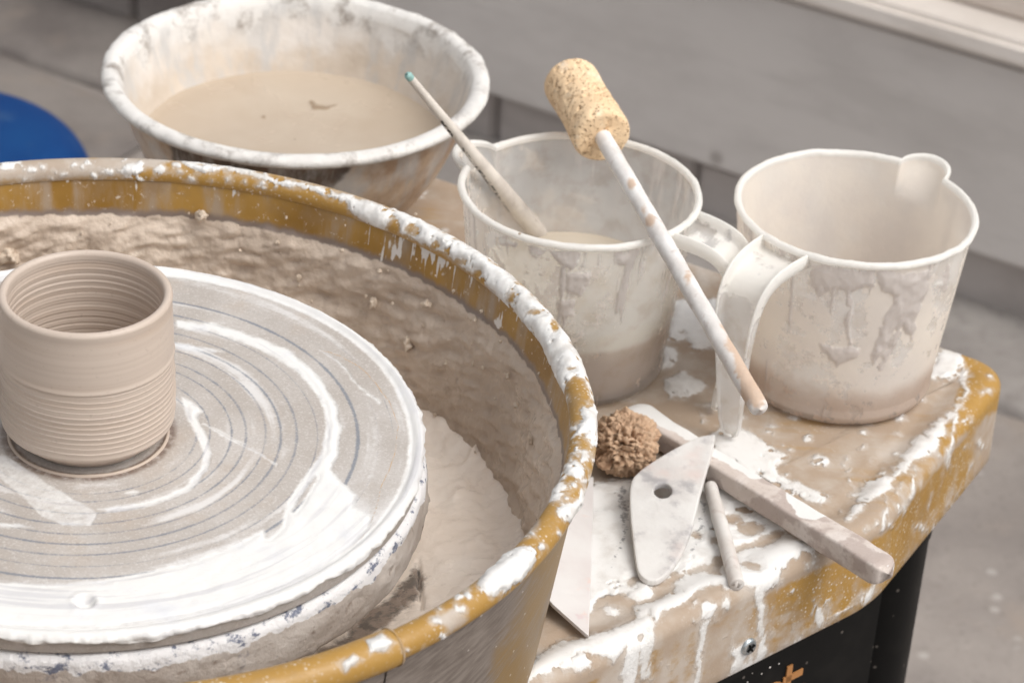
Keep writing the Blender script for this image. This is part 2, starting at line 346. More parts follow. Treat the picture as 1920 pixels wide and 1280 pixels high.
T_lines = [[(1326, 1138, 12), (1320, 1175, 7), (1312, 1230, 5), (1305, 1290, 7)], [(1418, 1095, 12), (1424, 1130, 5), (1426, 1190, 5), (1424, 1225, 8)], [(1533, 1128, 6), (1534, 1150, 8), (1540, 1172, 3)],
 [(1195, 1190, 14), (1188, 1240, 12), (1180, 1290, 13)], [(1212, 1185, 11), (1214, 1240, 9), (1212, 1268, 10)], [(1592, 970, 4), (1640, 925, 5), (1720, 852, 5), (1790, 770, 2)], [(1360, 1120, 2), (1364, 1140, 3)], [(1530, 1040, 2), (1532, 1066, 2)], [(1513, 1040, 3), (1516, 1068, 2)],
 [(1370, 1270, 3), (1480, 1205, 4), (1580, 1152, 3), (1640, 1098, 2)], [(1795, 745, 3), (1790, 800, 3), (1775, 880, 2)], [(1690, 905, 2), (1686, 960, 2)], [(1660, 930, 2.4), (1655, 1000, 2)], [(1712, 880, 2), (1706, 930, 2)], [(1800, 700, 3), (1812, 730, 4), (1803, 760, 4), (1776, 775, 4)]]
sl = np.full(len(V), FAR)
for p in T_white: sl = np.maximum(sl, sd_poly(P, p))
for l in T_lines: sl = np.maximum(sl, np.minimum(sd_line(P, l), 3.5))
sl = sl+nz*.55
sl = np.maximum(sl, sd_dot(P, [(1152, 1149, 15, 9), (1538, 865, 15, 10), (1441, 802, 11, 7), (1426, 1084, 34, 22), (1442, 1180, 6, 8), (1640, 905, 10, 7), (1806, 700, 7, 7), (1388, 1222, 15, 13), (1384, 1246, 12, 10)]+rand_dots(70, (1120, 760, 1560, 1240), 5, 3)+rand_dots(60, (1560, 680, 1860, 1000), 4, 4)+rand_dots(45, (1180, 1120, 1640, 1260), 4, 5))+nz*.12)
sl = np.maximum(sl, (fbm(V, 45, 4, off=9)-.24)*90-3*(V[:, 2] < -.01))                      # stray flecks everywhere else
hole = sd_dot(P, [(1372, 974, 16, 9), (1412, 990, 24, 8), (1345, 1012, 10, 6), (1270, 1075, 10, 9), (1183, 1088, 10, 7), (1405, 1060, 26, 9), (1310, 1000, 8, 6), (1392, 955, 12, 5), (1340, 1065, 18, 6)])+nz*.8
sl = np.minimum(sl, -hole); sl = sl-np.maximum(fbm(V, 150, 4, .6, off=40)-.13, 0)*150
film = fbm(V*[1, 1, .5], 14, 4, off=5)*60+17
film = np.where(V[:, 2] < -.006, film-12+34*fbm(V*[1, 1, .12], 60, 4), film)
film = np.maximum(film, -40)
for p in ([(1760, 650), (1870, 660), (1880, 760), (1800, 820), (1790, 750), (1815, 700)], [(1760, 800), (1800, 790), (1790, 830), (1765, 850)]): film = np.minimum(film, -sd_poly(P, p)*1.5-3)
V[:, 2] += np.where(V[:, 2] > -.004, .0011*sstep(-1, 14, sl), 0)+.0002*fbm(V, 160, 3)*(V[:, 2] > -.001)
mtab = gold_mat('gold_plastic_table', .7, amp=9, deep=.75, filmcol=lin(180, 161, 143, .82))
table = mesh_obj('table_top', V, F, mtab, wheel, {'slip': sl, 'film': film, 'dirt': np.maximum.reduce([sd_line(P, [(1165, 915, 12), (1170, 960, 14), (1168, 1010, 10), (1150, 1040, 7), (1142, 1070, 6)])-5, sd_line(P, [(1318, 940, 8), (1322, 985, 9), (1300, 1030, 5)])-4, sd_line(P, [(1275, 1045, 3), (1312, 1030, 3)])-2, sd_line(P, [(1345, 905, 6), (1400, 940, 5), (1450, 975, 3)])-4])})
# black body below the table: front panel with rail, leg
t = NT('black_enamel'); c = t.mix(t.rng(t.noise(40, 4), .5, .75, 0, .5), (.006, .006, .006, 1), (.015, .014, .013, 1))
c = t.mix(t.rng(t.voro(95), .12, .06, 0, .7), c, lin(120, 112, 106)); black = t.done(t.pbr(c, .5, t.bump(t.noise(30, 3), .0005, .2), spec=.12))
fd = np.array([.743, .669]); fn = np.array([.669, -.743])                  # along the near table edge, outward
base = np.array([.2037, 1.2004])
def fpt(a, o, z): q = base+fd*a+fn*o; return np.array([q[0], q[1], z])
def fbox(name, a0, a1, o0, o1, z0, z1, mat, parent, bev=.002):
    bm = bmesh.new(); v = [bm.verts.new(fpt(a, o, z)) for z in (z0, z1) for a, o in ((a0, o0), (a1, o0), (a1, o1), (a0, o1))]
    for f in ((3, 2, 1, 0), (4, 5, 6, 7), (0, 1, 5, 4), (1, 2, 6, 5), (2, 3, 7, 6), (3, 0, 4, 7)): bm.faces.new([v[i] for i in f])
    bmesh.ops.recalc_face_normals(bm, faces=bm.faces); bmesh.ops.bevel(bm, geom=bm.edges[:], offset=bev, segments=3, affect='EDGES')
    V = np.array([v.co[:] for v in bm.verts]); bm.verts.index_update(); F = [tuple(v.index for v in f.verts) for f in bm.faces]; bm.free()
    return mesh_obj(name, V, F, mat, parent, smooth=False)
panel = fbox('front_panel', -.42, -.040, -.20, -.010, -.36, -.052, black, wheel)
fbox('rail', -.42, -.041, -.0098, -.0055, -.064, -.0545, black, panel, .0019)
fbox('body', -.0405, .048, -.14, -.030, -.36, -.0525, black, wheel)
# the sign's lettering, cut by the lower edge of the picture: an o, a t and the start of the next stroke
t = NT('copper_lettering'); copper = t.done(t.pbr(t.mix(t.noise(60), lin(186, 132, 80, .9), lin(170, 116, 66, .9)), .5))
def flat_strokes(name, strokes, w, o, mat, parent):
    V, F = [], []
    for pts in strokes:
        pts = np.array(pts, float); T = np.gradient(pts, axis=0); T /= np.linalg.norm(T, axis=1)[:, None]; n = np.stack([-T[:, 1], T[:, 0]], 1); b = len(V)
        for dz in (0, .0008):
            for p, q in zip(pts, n):
                for sgn in (-1, 1): V.append(fpt(p[0]+q[0]*sgn*w/2, o+dz, p[1]+q[1]*sgn*w/2))
        m = len(pts)*2
        for i in range(len(pts)-1):
            a = b+2*i; F += [(a+m, a+2+m, a+3+m, a+1+m), (a, a+2, a+2+m, a+m), (a+1, a+1+m, a+3+m, a+3)]
        F += [(b, b+m, b+m+1, b+1), (b+m-2, b+m-1, b+2*m-1, b+2*m-2)]
    return mesh_obj(name, V, F, mat, parent, smooth=False)
def panel_hit(p):                                                        # sight line to the panel face
    d = ray(p); o = np.array([0, 0, CAMZ]); q = base+fn*(-.010); tt = ((q-o[:2])@fn)/(d[:2]@fn); h = o+d*tt
    return (h[:2]-base)@fd, h[2]
a1, z1 = panel_hit((1480, 1246)); a2, z2 = panel_hit((1481, 1268)); a3, z3 = panel_hit((1504, 1252))
bw = .0042
flat_strokes('lettering', [[(a1, z1), (a1, z1-.06)], [(a1-.004, z2), (a3, z2)], [(a1+.008, z2-.0125), (a3+.004, z2-.0125)]], bw, -.0099, copper, panel)
oc = (a1-.0115, z2-.0125)
flat_strokes('lettering', [[(oc[0]+.0095*math.cos(q), oc[1]+.0125*math.sin(q)) for q in np.linspace(0, 2*math.pi, 33)]], bw, -.0099, copper, panel)
# slip droplets along the panel top
V, F = [], []
for i in range(42):
    a = -.30+.245*i/42+.004*random.random(); z = -.0685-.004*random.random()**2-.0012*random.random(); r = .0004+.0011*random.random()**2; b = len(V)
    bm = bmesh.new(); bmesh.ops.create_icosphere(bm, subdivisions=1, radius=1)
    for v in bm.verts: V.append(fpt(a+v.co.x*r, -.0099+v.co.y*r*.35, z+v.co.z*r*.8))
    bm.verts.index_update(); F += [tuple(b+v.index for v in f.verts) for f in bm.faces]; bm.free()
t = NT('dry_slip'); dryslip = t.done(t.pbr(t.mix(t.noise(60), WHITE, lin(210, 200, 190)), .6))
dr = mesh_obj('slip_droplets', V, F, dryslip, panel); dr['kind'] = 'stuff'
# leg
lp = un((1754, 956), -.0525)[:2]; lc = lp+np.array([-.027, .004])
V, F, *_ = lathe([(.0265, -.01), (.0265, .43), (.0275, .432), (.0275, .452)], 40, (lc[0], lc[1], G)); mesh_obj('leg', V, F, black, wheel)
V, F, *_ = lathe([(0, .0), (.034, 0), (.034, .012), (.0275, .016)], 40, (lc[0], lc[1], G)); mesh_obj('leg_foot', V, F, black, wheel)
# screw in the table's face
t = NT('zinc'); zinc = t.done(t.pbr(t.mix(t.rng(t.noise(300), .45, .7), (.42, .47, .5, 1), (.7, .7, .68, 1)), .3, metal=.9))
# face point of the screw
d = ray((1403, 1211)); o = np.array([0, 0, CAMZ]); tt = ((base-o[:2])@fn)/(d[:2]@fn); sc_ = o+d*tt; a_s = (sc_[:2]-base)@fd; z_s = sc_[2]
V, F = [], []; ring = [(0.0001, .0026), (.0022, .0025), (.0040, .0018), (.0050, .0007), (.0052, -.002)]
for r, h in ring:
    for q in np.linspace(0, 2*math.pi, 28, endpoint=False):
        dep = 0
        if r < .003: dep = -.0009
        V.append(fpt(a_s+r*math.cos(q), h+dep, z_s+r*math.sin(q)))
F = [tuple(f) for f in grid_faces(5, 28, wv=True)]; screw = mesh_obj('screw', V, F, zinc, wheel)
for ang in (.5, .5+math.pi/2):
    c, s_ = math.cos(ang), math.sin(ang); bx = []
    for h in (.0012, .0027):
        for u, v in ((-.0028, -.0004), (.0028, -.0004), (.0028, .0004), (-.0028, .0004)): bx.append(fpt(a_s+u*c-v*s_, h, z_s+u*s_+v*c))
    mesh_obj('slot', bx, [(3, 2, 1, 0), (4, 5, 6, 7), (0, 1, 5, 4), (1, 2, 6, 5), (2, 3, 7, 6), (3, 0, 4, 7)], black, screw, smooth=False)
# wheel head under the bat
HT, HB = .0895, .0599
prof = [(.06, HB), (.10, HB-.0005), (.150, HB), (.158, HB+.0005)]+[(.1615+.0012*math.sin(k/10*3.14), HB+.0015+(HT-.0045-HB-.0015)*k/10) for k in range(11)]+[(.1612, HT-.0032), (.1598, HT-.0018), (.1572, HT-.0007), (.154, HT-.0004), (.149, HT-.0004), (.02, HT-.0004)]
prof = resample(prof, 110); V, F, th, r_, z_ = lathe(prof, 1100, (WC[0], WC[1], 0))
rad = np.stack([np.cos(th), np.sin(th), 0*th], 1); onside = (r_ > .155).astype(float)
V += rad*(onside*(fbm(V*[1, 1, 2.4], 60, 5)*.0024+np.maximum(fbm(np.c_[th*9, z_*260, r_*0], 1, 4)-.16, 0)*.012))[:, None]
V[:, 2] += (r_ > .155)*fbm(V, 90, 4, off=2)*.0012
sl = (z_-(HT-.0075))*4000+fbm(V, 90, 5)*46; sl = np.where(r_ < .1525, 20, sl)
t = NT('clay_coated_wheel_head'); base_c = t.mix(t.rng(t.noise(30, 5), .35, .7), lin(182, 170, 160, .9), lin(206, 197, 189, .9)); base_c = t.mix(t.rng(t.noise(140, 5), .6, .72, 0, .8), base_c, lin(140, 124, 112))
base_c = t.mix(t.rng(t.noise(48, 5, .7), .62, .7, 0, .6), base_c, lin(116, 112, 118))
w = t.edge('slip', 12, 300); c = t.mix(w, base_c, t.mix(t.rng(t.noise(85, 5, .7, t.co((1, 1, 1.6))), .53, .62), lin(238, 236, 236, .9), lin(120, 126, 146, .8)))
mesh_obj('wheel_head', V, F, t.done(t.pbr(c, .6, t.bump(t.noise(240, 6, .65), .0016, .8))), wheel, {'slip': sl})
V, F, *_ = lathe([(.05, .02), (.05, .04), (.062, .058), (.062, .0602)], 48, (WC[0], WC[1], 0)); mesh_obj('axle_hub', V, F, black, wheel)

# ================================================================== SPLASH PAN
PR, PZ = .2323, .1172
pan = thing('splash_pan', (PC[0], PC[1], 0), 'round gold splash pan with rolled rim, caked inside with clay slurry', 'splash pan')
JA = math.radians(-49)                                           # where the two halves meet
RW = [[(640, 366), (700, 376), (760, 398), (825, 428), (890, 466), (947, 505), (1000, 553), (1032, 585), (1062, 625), (1092, 670), (1108, 715), (1116, 742), (1102, 748), (1088, 722), (1078, 712), (1066, 738), (1056, 762), (1046, 735), (1030, 694), (1006, 648), (976, 602), (936, 562), (886, 514), (836, 477), (790, 452), (755, 442), (722, 432), (690, 425), (662, 402), (650, 388)],
      [(898, 1090), (905, 1066), (925, 1045), (955, 1030), (985, 1026), (1012, 1018), (1020, 1026), (1004, 1055), (985, 1082), (950, 1112), (928, 1122), (905, 1112)],
      [(335, 298), (400, 306), (470, 320), (560, 343), (620, 358), (695, 376), (650, 378), (600, 366), (540, 350), (480, 331), (430, 320), (380, 322), (350, 314)],
      [(0, 303), (42, 302), (22, 319), (0, 318)], [(1094, 760), (1122, 770), (1124, 838), (1110, 836), (1100, 810), (1076, 822), (1086, 790)], [(1060, 870), (1085, 862), (1104, 880), (1090, 894), (1064, 892)], [(1022, 918), (1045, 898), (1066, 910), (1048, 930), (1020, 944)], [(1040, 948), (1078, 940), (1092, 920), (1100, 945), (1072, 978), (1046, 968)],
      [(690, 1168), (740, 1140), (800, 1112), (812, 1122), (770, 1146), (735, 1164), (700, 1180)], [(690, 1200), (720, 1192), (738, 1206), (720, 1222), (694, 1222)], [(640, 1240), (660, 1228), (676, 1236), (650, 1262)], [(215, 314), (228, 318), (240, 306), (262, 303), (272, 318), (266, 334), (272, 348), (250, 336), (236, 328)]]
Rdots = [(860, 1120, 8, 6), (878, 1117, 8, 8), (862, 1141, 9, 5), (300, 318, 12, 7), (205, 322, 7, 7), (60, 318, 7, 5), (120, 325, 5, 4), (1083, 700, 0.1, .1), (1078, 775, 6, 5), (1072, 800, 9, 4), (1060, 835, 6, 5), (1098, 852, 7, 5), (1036, 888, 5, 4), (980, 985, 6, 4), (952, 1012, 5, 4), (1050, 1000, 6, 5), (820, 1166, 10, 6)]
Rhole = [(735, 432, 13, 24), (768, 432, 13, 10), (818, 462, 8, 9), (893, 514, 7, 8), (1010, 650, 5, 9), (960, 560, 6, 10), (860, 492, 14, 6), (1085, 733, 24, 26), (1074, 770, 16, 24), (1070, 690, 9, 5), (1040, 610, 8, 12), (1003, 585, 10, 4)]
rimmat = gold_mat('gold_rim', .3, amp=6, deep=.2, famp=14)
def rim_piece(th0, th1, rt, n, name):
    ns = 40; th = np.linspace(th0, th1, n); ph = np.linspace(-2.3, 3.6, ns)                    # an open roll of plastic
    T_, H_ = np.meshgrid(th, ph, indexing='ij'); R = PR+rt*np.cos(H_); 
    V = np.stack([PC[0]+R*np.cos(T_), PC[1]+R*np.sin(T_), PZ+rt*np.sin(H_)], 2).reshape(-1, 3)
    P = wproj(V, 8, 110); nz = fbm(V, 140, 5)*16; sl = np.full(len(V), FAR)
    for p in RW: sl = np.maximum(sl, sd_poly(P, p))
    sl = sl+nz*.5; sl = np.maximum(sl, sd_dot(P, Rdots+rand_dots(90, (0, 290, 700, 350), 4, 8)+rand_dots(60, (1040, 740, 1125, 960), 5, 9)+rand_dots(40, (640, 980, 1060, 1240), 4, 10))+nz*.15)
    sl = np.minimum(sl, -(sd_dot(P, Rhole)+nz*.5)); sl = sl-np.maximum(fbm(V, 190, 4, .6, off=40)-.12, 0)*130
    off = (P[:, 0] < -20) | (P[:, 1] > 1290); sl = np.where(off, (fbm(V, 40, 4, off=7)-.1)*90, sl)
    film = fbm(V, 30, 4, off=4)*40-16
    for p in ([(-40, 296), (290, 292), (320, 305), (230, 326), (100, 336), (-40, 338)], [(660, 1140), (760, 1105), (820, 1080), (830, 1100), (720, 1160), (660, 1180)], [(820, 1155), (850, 1140), (872, 1160), (846, 1184)], [(930, 990), (990, 960), (1010, 985), (960, 1015)]): film = np.maximum(film, sd_poly(P, p)+4)
    V += np.stack([np.cos(T_)*np.cos(H_), np.sin(T_)*np.cos(H_), np.sin(H_)], 2).reshape(-1, 3)*(.0013*sstep(-1, 16, sl)*np.maximum(1+fbm(V, 180, 3)*1.6+fbm(V, 80, 3, off=50)*2.6, .15))[:, None]
    return mesh_obj(name, V, grid_faces(n, ns), rimmat, pan, {'slip': sl, 'film': film, 'dirt': np.full(len(V), -9.)})
rim_piece(JA, JA+math.pi+.03, .0066, 1300, 'rim')
rim2 = rim_piece(JA-math.pi+.02, JA+.012, .0084, 700, 'rim')
# lip at the end of the sleeve
V = [(PC[0]+(PR+q_*math.cos(p_))*math.cos(a_), PC[1]+(PR+q_*math.cos(p_))*math.sin(a_), PZ+q_*math.sin(p_)) for p_ in np.linspace(-2.3, 3.6, 48) for q_, a_ in ((.0069, JA+.004), (.0071, JA+.012), (.0078, JA+.0145), (.0086, JA+.0135), (.0087, JA+.009))]
mesh_obj('sleeve_edge', V, grid_faces(48, 5), rimmat, rim2, {'slip': np.full(len(V), -30.), 'film': fbm(np.array(V), 120, 3)*30+2, 'dirt': np.full(len(V), -30.)})
def slurry_disp(V, th, z): q = th+z*5.; return fbm(np.c_[q*7, z*60, th*0], 1, 3)*.008+fbm(np.c_[q*26, z*190, th*0+4], 1, 4, .5)*.0060
t = NT('clay_slurry_wall'); st = t.noise(1, 5, .6, t.co((50, 50, 9)))
gold = t.mix(t.rng(t.noise(20, 3), .35, .7), GOLD2, GOLD); gold = t.mix(t.rng(st, .46, .66, 0, .8), gold, lin(170, 154, 138, .9)); gold = t.mix(t.rng(t.noise(300, 5, .7), .6, .68, 0, .8), gold, lin(214, 202, 190)); gold = t.mix(t.rng(t.noise(45, 4), .5, .7, 0, .7), gold, lin(140, 112, 76))
cl = t.mix(t.rng(t.noise(16, 5), .35, .7), lin(184, 166, 149), lin(208, 191, 174)); cl = t.mix(t.rng(t.noise(90, 6, .7), .56, .75, 0, .4), cl, lin(126, 106, 90, .9))
edge_ = t.op('ADD', t.attr('clay'), t.op('MULTIPLY', t.op('SUBTRACT', t.noise(160, 5), .5), 10))
grime_shade = t.mix(t.rng(edge_, -14, -3), gold, lin(138, 122, 112, .85))
c = t.mix(t.rng(edge_, -1.5, 1.5), grime_shade, cl)
c = t.mix(t.edge('slip', 8, 300), c, lin(222, 216, 210, .9))
mwall = t.done(t.pbr(c, t.mixf(t.rng(edge_, -1.5, 1.5), .42, t.rng(t.noise(35, 4), .35, .65, .22, .5)), t.bump(t.noise(190, 5, .55), .0012, t.rng(edge_, -4, 2, .15, 1.))))
t2 = NT('dusty_pan_outside'); cb = t2.node('ShaderNodeCombineXYZ'); t2.put(cb.inputs[0], t2.attr('su')); t2.put(cb.inputs[1], t2.attr('sv')); st = t2.noise(1, 5, .65, cb.outputs[0])
c2 = t2.mix(t2.rng(st, .3, .72), lin(106, 95, 87, .9), lin(146, 135, 126, .9)); c2 = t2.mix(t2.rng(t2.op('ADD', t2.attr('film'), t2.op('MULTIPLY', st, 20)), 0, 9), lin(150, 122, 80, .8), c2)
c2 = t2.mix(t2.rng(t2.voro(120), .1, .06, 0, .8), c2, lin(214, 206, 198)); mout = t2.done(t2.pbr(c2, .5, t2.bump(st, .0004, .5)))
for th0, th1 in ((JA, JA+math.pi), (JA-math.pi, JA)):
    zz = np.linspace(-.001, -.094, 90); th = np.linspace(th0, th1, 760); T_, Z_ = np.meshgrid(th, zz, indexing='ij'); T_, Z_ = T_.ravel(), Z_.ravel()
    R = PR-.0048-.0135*np.clip(-Z_/.094, 0, 1)
    bound = -.0215+.006*fbm(np.c_[T_*5, T_*0, T_*0], 1, 4)+.003*fbm(np.c_[T_*40, Z_*30, T_*0], 1, 3)
    cl = (bound-Z_)*2600                                            # px-like distance below the slurry line
    k = sstep(-6, 14, cl); V = np.stack([PC[0]+R*np.cos(T_), PC[1]+R*np.sin(T_), PZ+Z_], 1)
    dsp = k*(.0022+slurry_disp(V, T_, Z_)); V -= np.stack([np.cos(T_), np.sin(T_), 0*T_], 1)*dsp[:, None]
    P = proj(V); sl = fbm(np.c_[T_*60, Z_*45, T_*0], 1, 4, off=6)*60-21+9*sstep(-.022, -.006, Z_)
    sl = np.maximum(sl, np.where((P[:, 0] > 690) & (P[:, 0] < 1040), np.minimum(fbm(np.c_[T_*130, Z_*22, T_*0], 1, 5, .6, off=2)*52-8+fbm(np.c_[T_*14, Z_*40, T_*0], 1, 4)*46, 2)-30*sstep(-.017, -.030, Z_+.012*fbm(np.c_[T_*60, T_*0, T_*0], 1, 2)), FAR))
    half = mesh_obj('pan_half', V, grid_faces(760, 90)[:, ::-1].copy(), mwall, pan, {'clay': cl, 'slip': sl})
    zz = np.linspace(-.002, -.1135, 40); T_, Z_ = np.meshgrid(th[::2], zz, indexing='ij'); T_, Z_ = T_.ravel(), Z_.ravel(); R = PR+.0022-.0150*(-Z_/.1135)
    V = np.stack([PC[0]+R*np.cos(T_), PC[1]+R*np.sin(T_), PZ+Z_], 1); film = 26*np.ones(len(V))+fbm(V, 25, 3)*20-40*sstep(-.05, -.11, Z_)*0-34*sstep(.0, .30, T_-math.radians(-44))
    mesh_obj('outer_wall', V, grid_faces(380, 40), mout, half, {'film': film, 'su': (T_*.23+Z_*.25)*60+fbm(V, 30, 3)*2, 'sv': (Z_-T_*.23*.25)*420+fbm(V, 25, 3)*3})
# slurry on the pan floor
rr = np.linspace(.02, .2200, 150); th = np.linspace(0, 2*math.pi, 900, endpoint=False); T_, R_ = np.meshgrid(th, rr, indexing='ij'); T_, R_ = T_.ravel(), R_.ravel()
V = np.stack([PC[0]+R_*np.cos(T_), PC[1]+R_*np.sin(T_), 0*R_+.0225], 1)
ridge = np.abs(fbm(V, 28, 3, off=8)); V[:, 2] += fbm(V, 9, 3)*.012+fbm(V, 48, 5, .6, off=2)*.0085*sstep(-.1, .12, fbm(V, 11, 2, off=15))+fbm(V, 150, 3, off=2)*.0012+np.maximum(.06-ridge, 0)*.05*sstep(.0, .2, fbm(V, 12, 2, off=1))+sstep(.200, .2165, R_)*.006
P = proj(V); cut = sstep(-3, 2, sd_line(wproj(V, 3, 90), [(783, 1040, 1), (786, 1075, 2), (790, 1135, 2)])); V[:, 2] -= cut*.005
V[:, 2] -= .008*sstep(.175, .13, R_); gap_shade = sd_poly(wproj(V, 8), [(500, 1290), (600, 1215), (680, 1150), (740, 1095), (782, 1050), (792, 1080), (788, 1120), (740, 1165), (690, 1205), (600, 1290)])  # shade of the gap painted dark into the floor colour, with grime specks
t = NT('clay_slurry_floor'); c = t.mix(t.rng(t.noise(14, 5), .35, .68), lin(240, 225, 210), lin(247, 236, 224)); c = t.mix(t.rng(t.noise(60, 6, .7), .58, .76, 0, .6), c, lin(206, 190, 176)); c = t.mix(t.rng(t.voro(70), .09, .05, 0, .8), c, lin(120, 104, 92))
c = t.mix(t.rng(t.op('ADD', t.attr('grime_shade'), t.op('MULTIPLY', t.op('SUBTRACT', t.noise(70, 6, .7), .5), 60)), -4, 14, 0, .85), c, t.mix(t.rng(t.noise(150, 5, .7), .45, .6), lin(128, 110, 97), lin(66, 56, 50)))
sf = mesh_obj('slurry', V, grid_faces(900, 150, wu=True), t.done(t.pbr(c, t.rng(t.noise(25, 4), .35, .65, .18, .45), t.bump(t.noise(130, 6, .6), .0014, .7))), pan, {'grime_shade': gap_shade})
V, F, *_ = lathe([(.03, .0005), (.216, .0005), (.2185, .003)], 96, (PC[0], PC[1], 0)); mesh_obj('pan_floor', V, F, mout, pan, {'film': np.full(len(V), 30.), 'su': V[:, 0], 'sv': V[:, 1]})
# crumbs of clay stuck to the wall
t = NT('clay_crumbs'); crumb = t.done(t.pbr(t.mix(t.noise(90), lin(190, 170, 150, .95), lin(214, 198, 180, .95)), .6, t.bump(t.noise(300, 4), .001, .6)))
def blob(c, r, seed, sub=2, rough=.5):
    bm = bmesh.new(); bmesh.ops.create_icosphere(bm, subdivisions=sub, radius=1); V = np.array([v.co[:] for v in bm.verts]); bm.verts.index_update(); F = [tuple(v.index for v in f.verts) for f in bm.faces]; bm.free()
    V = V*(1+rough*2*fbm(V, 1.7, 3, off=seed*3.1)[:, None]); return V*np.array(r)+np.array(c), F
def wall_hit(p, rofs=.004):                                      # sight line to the inside of the pan wall
    d = ray(p); lo, hi = .6, 2.
    for tt in np.linspace(1.05, 1.5, 900):
        q = np.array([0, 0, CAMZ])+d*tt; z = q[2]-PZ
        if z < .0 and z > -.095 and np.hypot(q[0]-PC[0], q[1]-PC[1]) > PR-.0048-.0135*(-z/.094)-rofs and d[:2]@(q[:2]-PC) > 0: return q
    return None
V, F = [], []
for i, (x, y, r) in enumerate([(700, 568, 13), (800, 570, 10), (764, 645, 14), (375, 458, 9), (836, 680, 7), (835, 440, 5), (377, 405, 11), (968, 760, 8), (995, 822, 11), (712, 508, 6), (20, 480, 20), (905, 690, 5), (938, 640, 5), (1010, 700, 4), (560, 520, 6), (850, 545, 4), (520, 455, 6), (450, 470, 5), (640, 470, 5), (890, 600, 5), (950, 705, 6)]+[(x_, y_, 2+2.5*q_) for x_, y_, q_ in zip(rng.uniform(40, 1000, 90), rng.uniform(400, 860, 90), rng.rand(90)**2)]):
    h = wall_hit((x, y))
    if h is None: continue
    r = r/3900; b = len(V); v, f = blob(h, (r*(.5+.5*random.random()), r*(.6+.4*random.random()), r*(.6+.7*random.random())), i, 3, 1.1); V += [tuple(q) for q in v]; F += [tuple(b+k for k in q) for q in f]
cr_ = mesh_obj('clay_crumbs', V, F, crumb, pan); cr_['kind'] = 'stuff'

# ================================================================== THROWING BAT
BT, BB, BR = .0987, .0904, .16
rr = np.r_[np.linspace(.004, .150, 200), np.linspace(.1506, .1592, 22)]; prof = [(r, BT) for r in rr]+[(.1598, BT-.0003), (.1602, BT-.0010), (.1603, BT-.0018)]+[(.1602-.0006*k/14, BT-.0018-(.0083-.0018)*k/14) for k in range(1, 15)]+[(.150, BB), (.02, BB)]
V, F, th, r_, z_ = lathe(prof, 1100, (WC[0], WC[1], 0))
P = wproj(V, 3.5, 60); top = z_ > BT-.0002; wob = fbm(V, 60, 4)*10
BW = [[(-40, 1092), (0, 1094), (100, 1096), (179, 1088), (280, 1071), (358, 1051), (448, 1016), (493, 990), (505, 1006), (528, 985), (540, 940), (560, 905), (585, 872), (603, 840), (612, 800), (607, 768), (590, 735), (562, 702), (520, 674), (470, 648), (400, 624), (330, 614), (330, 598), (400, 606), (470, 627), (540, 656), (600, 706), (634, 762), (641, 805), (634, 848), (622, 880), (645, 905), (668, 928), (664, 950), (700, 964), (696, 992), (660, 1030), (610, 1065), (540, 1100), (440, 1138), (330, 1162), (200, 1178), (80, 1180), (-40, 1176)],
      [(340, 742), (352, 748), (384, 772), (372, 786), (388, 815), (398, 850), (390, 880), (362, 915), (320, 938), (270, 952), (200, 963), (180, 955), (260, 942), (310, 928), (350, 905), (375, 876), (380, 850), (368, 815), (352, 790), (344, 765)],
      [(-20, 848), (20, 858), (60, 885), (100, 912), (150, 945), (182, 962), (170, 985), (120, 985), (80, 968), (50, 938), (0, 895), (-20, 885)], [(-20, 978), (40, 982), (66, 988), (40, 990), (-20, 988)], [(232, 926), (250, 918), (268, 922), (252, 930)], [(300, 640), (360, 645), (420, 660), (400, 662), (340, 655)]]
sl = np.full(len(V), FAR)
for i_, p in enumerate(BW): sl = np.maximum(sl, np.minimum(sd_poly(P, p), (60, 60, 1.5, 3, 9, 5)[i_]))
for l in ([(384, 795, 2), (450, 832, 2.5), (522, 870, 1)], [(400, 800, 1), (470, 838, 1.5), (520, 872, 1)], [(600, 655, 1), (640, 682, 2), (672, 722, 2), (714, 754, 2.5)]): sl = np.maximum(sl, sd_line(P, l))
sl = sl+wob*.35
notch = np.maximum(sd_line(P, [(534, 917, 3), (520, 950, 7), (506, 985, 7), (502, 1003, 4)]), sd_line(P, [(592, 895, 2), (566, 935, 4), (552, 960, 1)])); sl = np.minimum(sl, -notch*1.3)
lip = (r_-(.1527+.0008*np.sin(th*2.3)+.003*fbm(np.c_[th*4, th*0, th*0], 1, 3)))*3600; sl = np.where(top, np.maximum(sl, lip), sl)
rag = .0032+.0036*(fbm(np.c_[np.cos(th)*9, np.sin(th)*9, 0*th], 1, 4))*2.4
side = (z_-(BT-rag))*4200; sl = np.where(top, sl, np.where(z_ > BB+.0001, side, -30))
thin = fbm(np.c_[r_*150, np.cos(th)*1.5, np.sin(th)*1.5], 1, 5)*90-12                      # turned, thin white streaks
thin = np.maximum(thin, sd_poly(P, [(-40, 1090), (300, 1070), (500, 985), (620, 890), (700, 940), (760, 900), (790, 890), (740, 980), (640, 1060), (480, 1130), (300, 1175), (-40, 1195)])*.4-2)
V[:, 2] += np.where(top, .0008*sstep(0, 16, sl)*(1+fbm(V, 150, 3))+.0009*sstep(.1545, .158, r_), 0)
pinr = np.hypot(V[:, 0]-un((160, 1130), BT)[0], V[:, 1]-un((160, 1130), BT)[1]); V[:, 2] -= np.where(top, .0034*sstep(.0052, .0022, pinr)-.0005*np.exp(-((pinr-.006)/.0015)**2), 0)
V[:, :2] += np.stack([np.cos(th), np.sin(th)], 1)*((~top)*(z_ > BB+.0001)*(.0012*sstep(-2, 5, sl)*(1+1.4*fbm(V, 220, 3)*2)))[:, None]
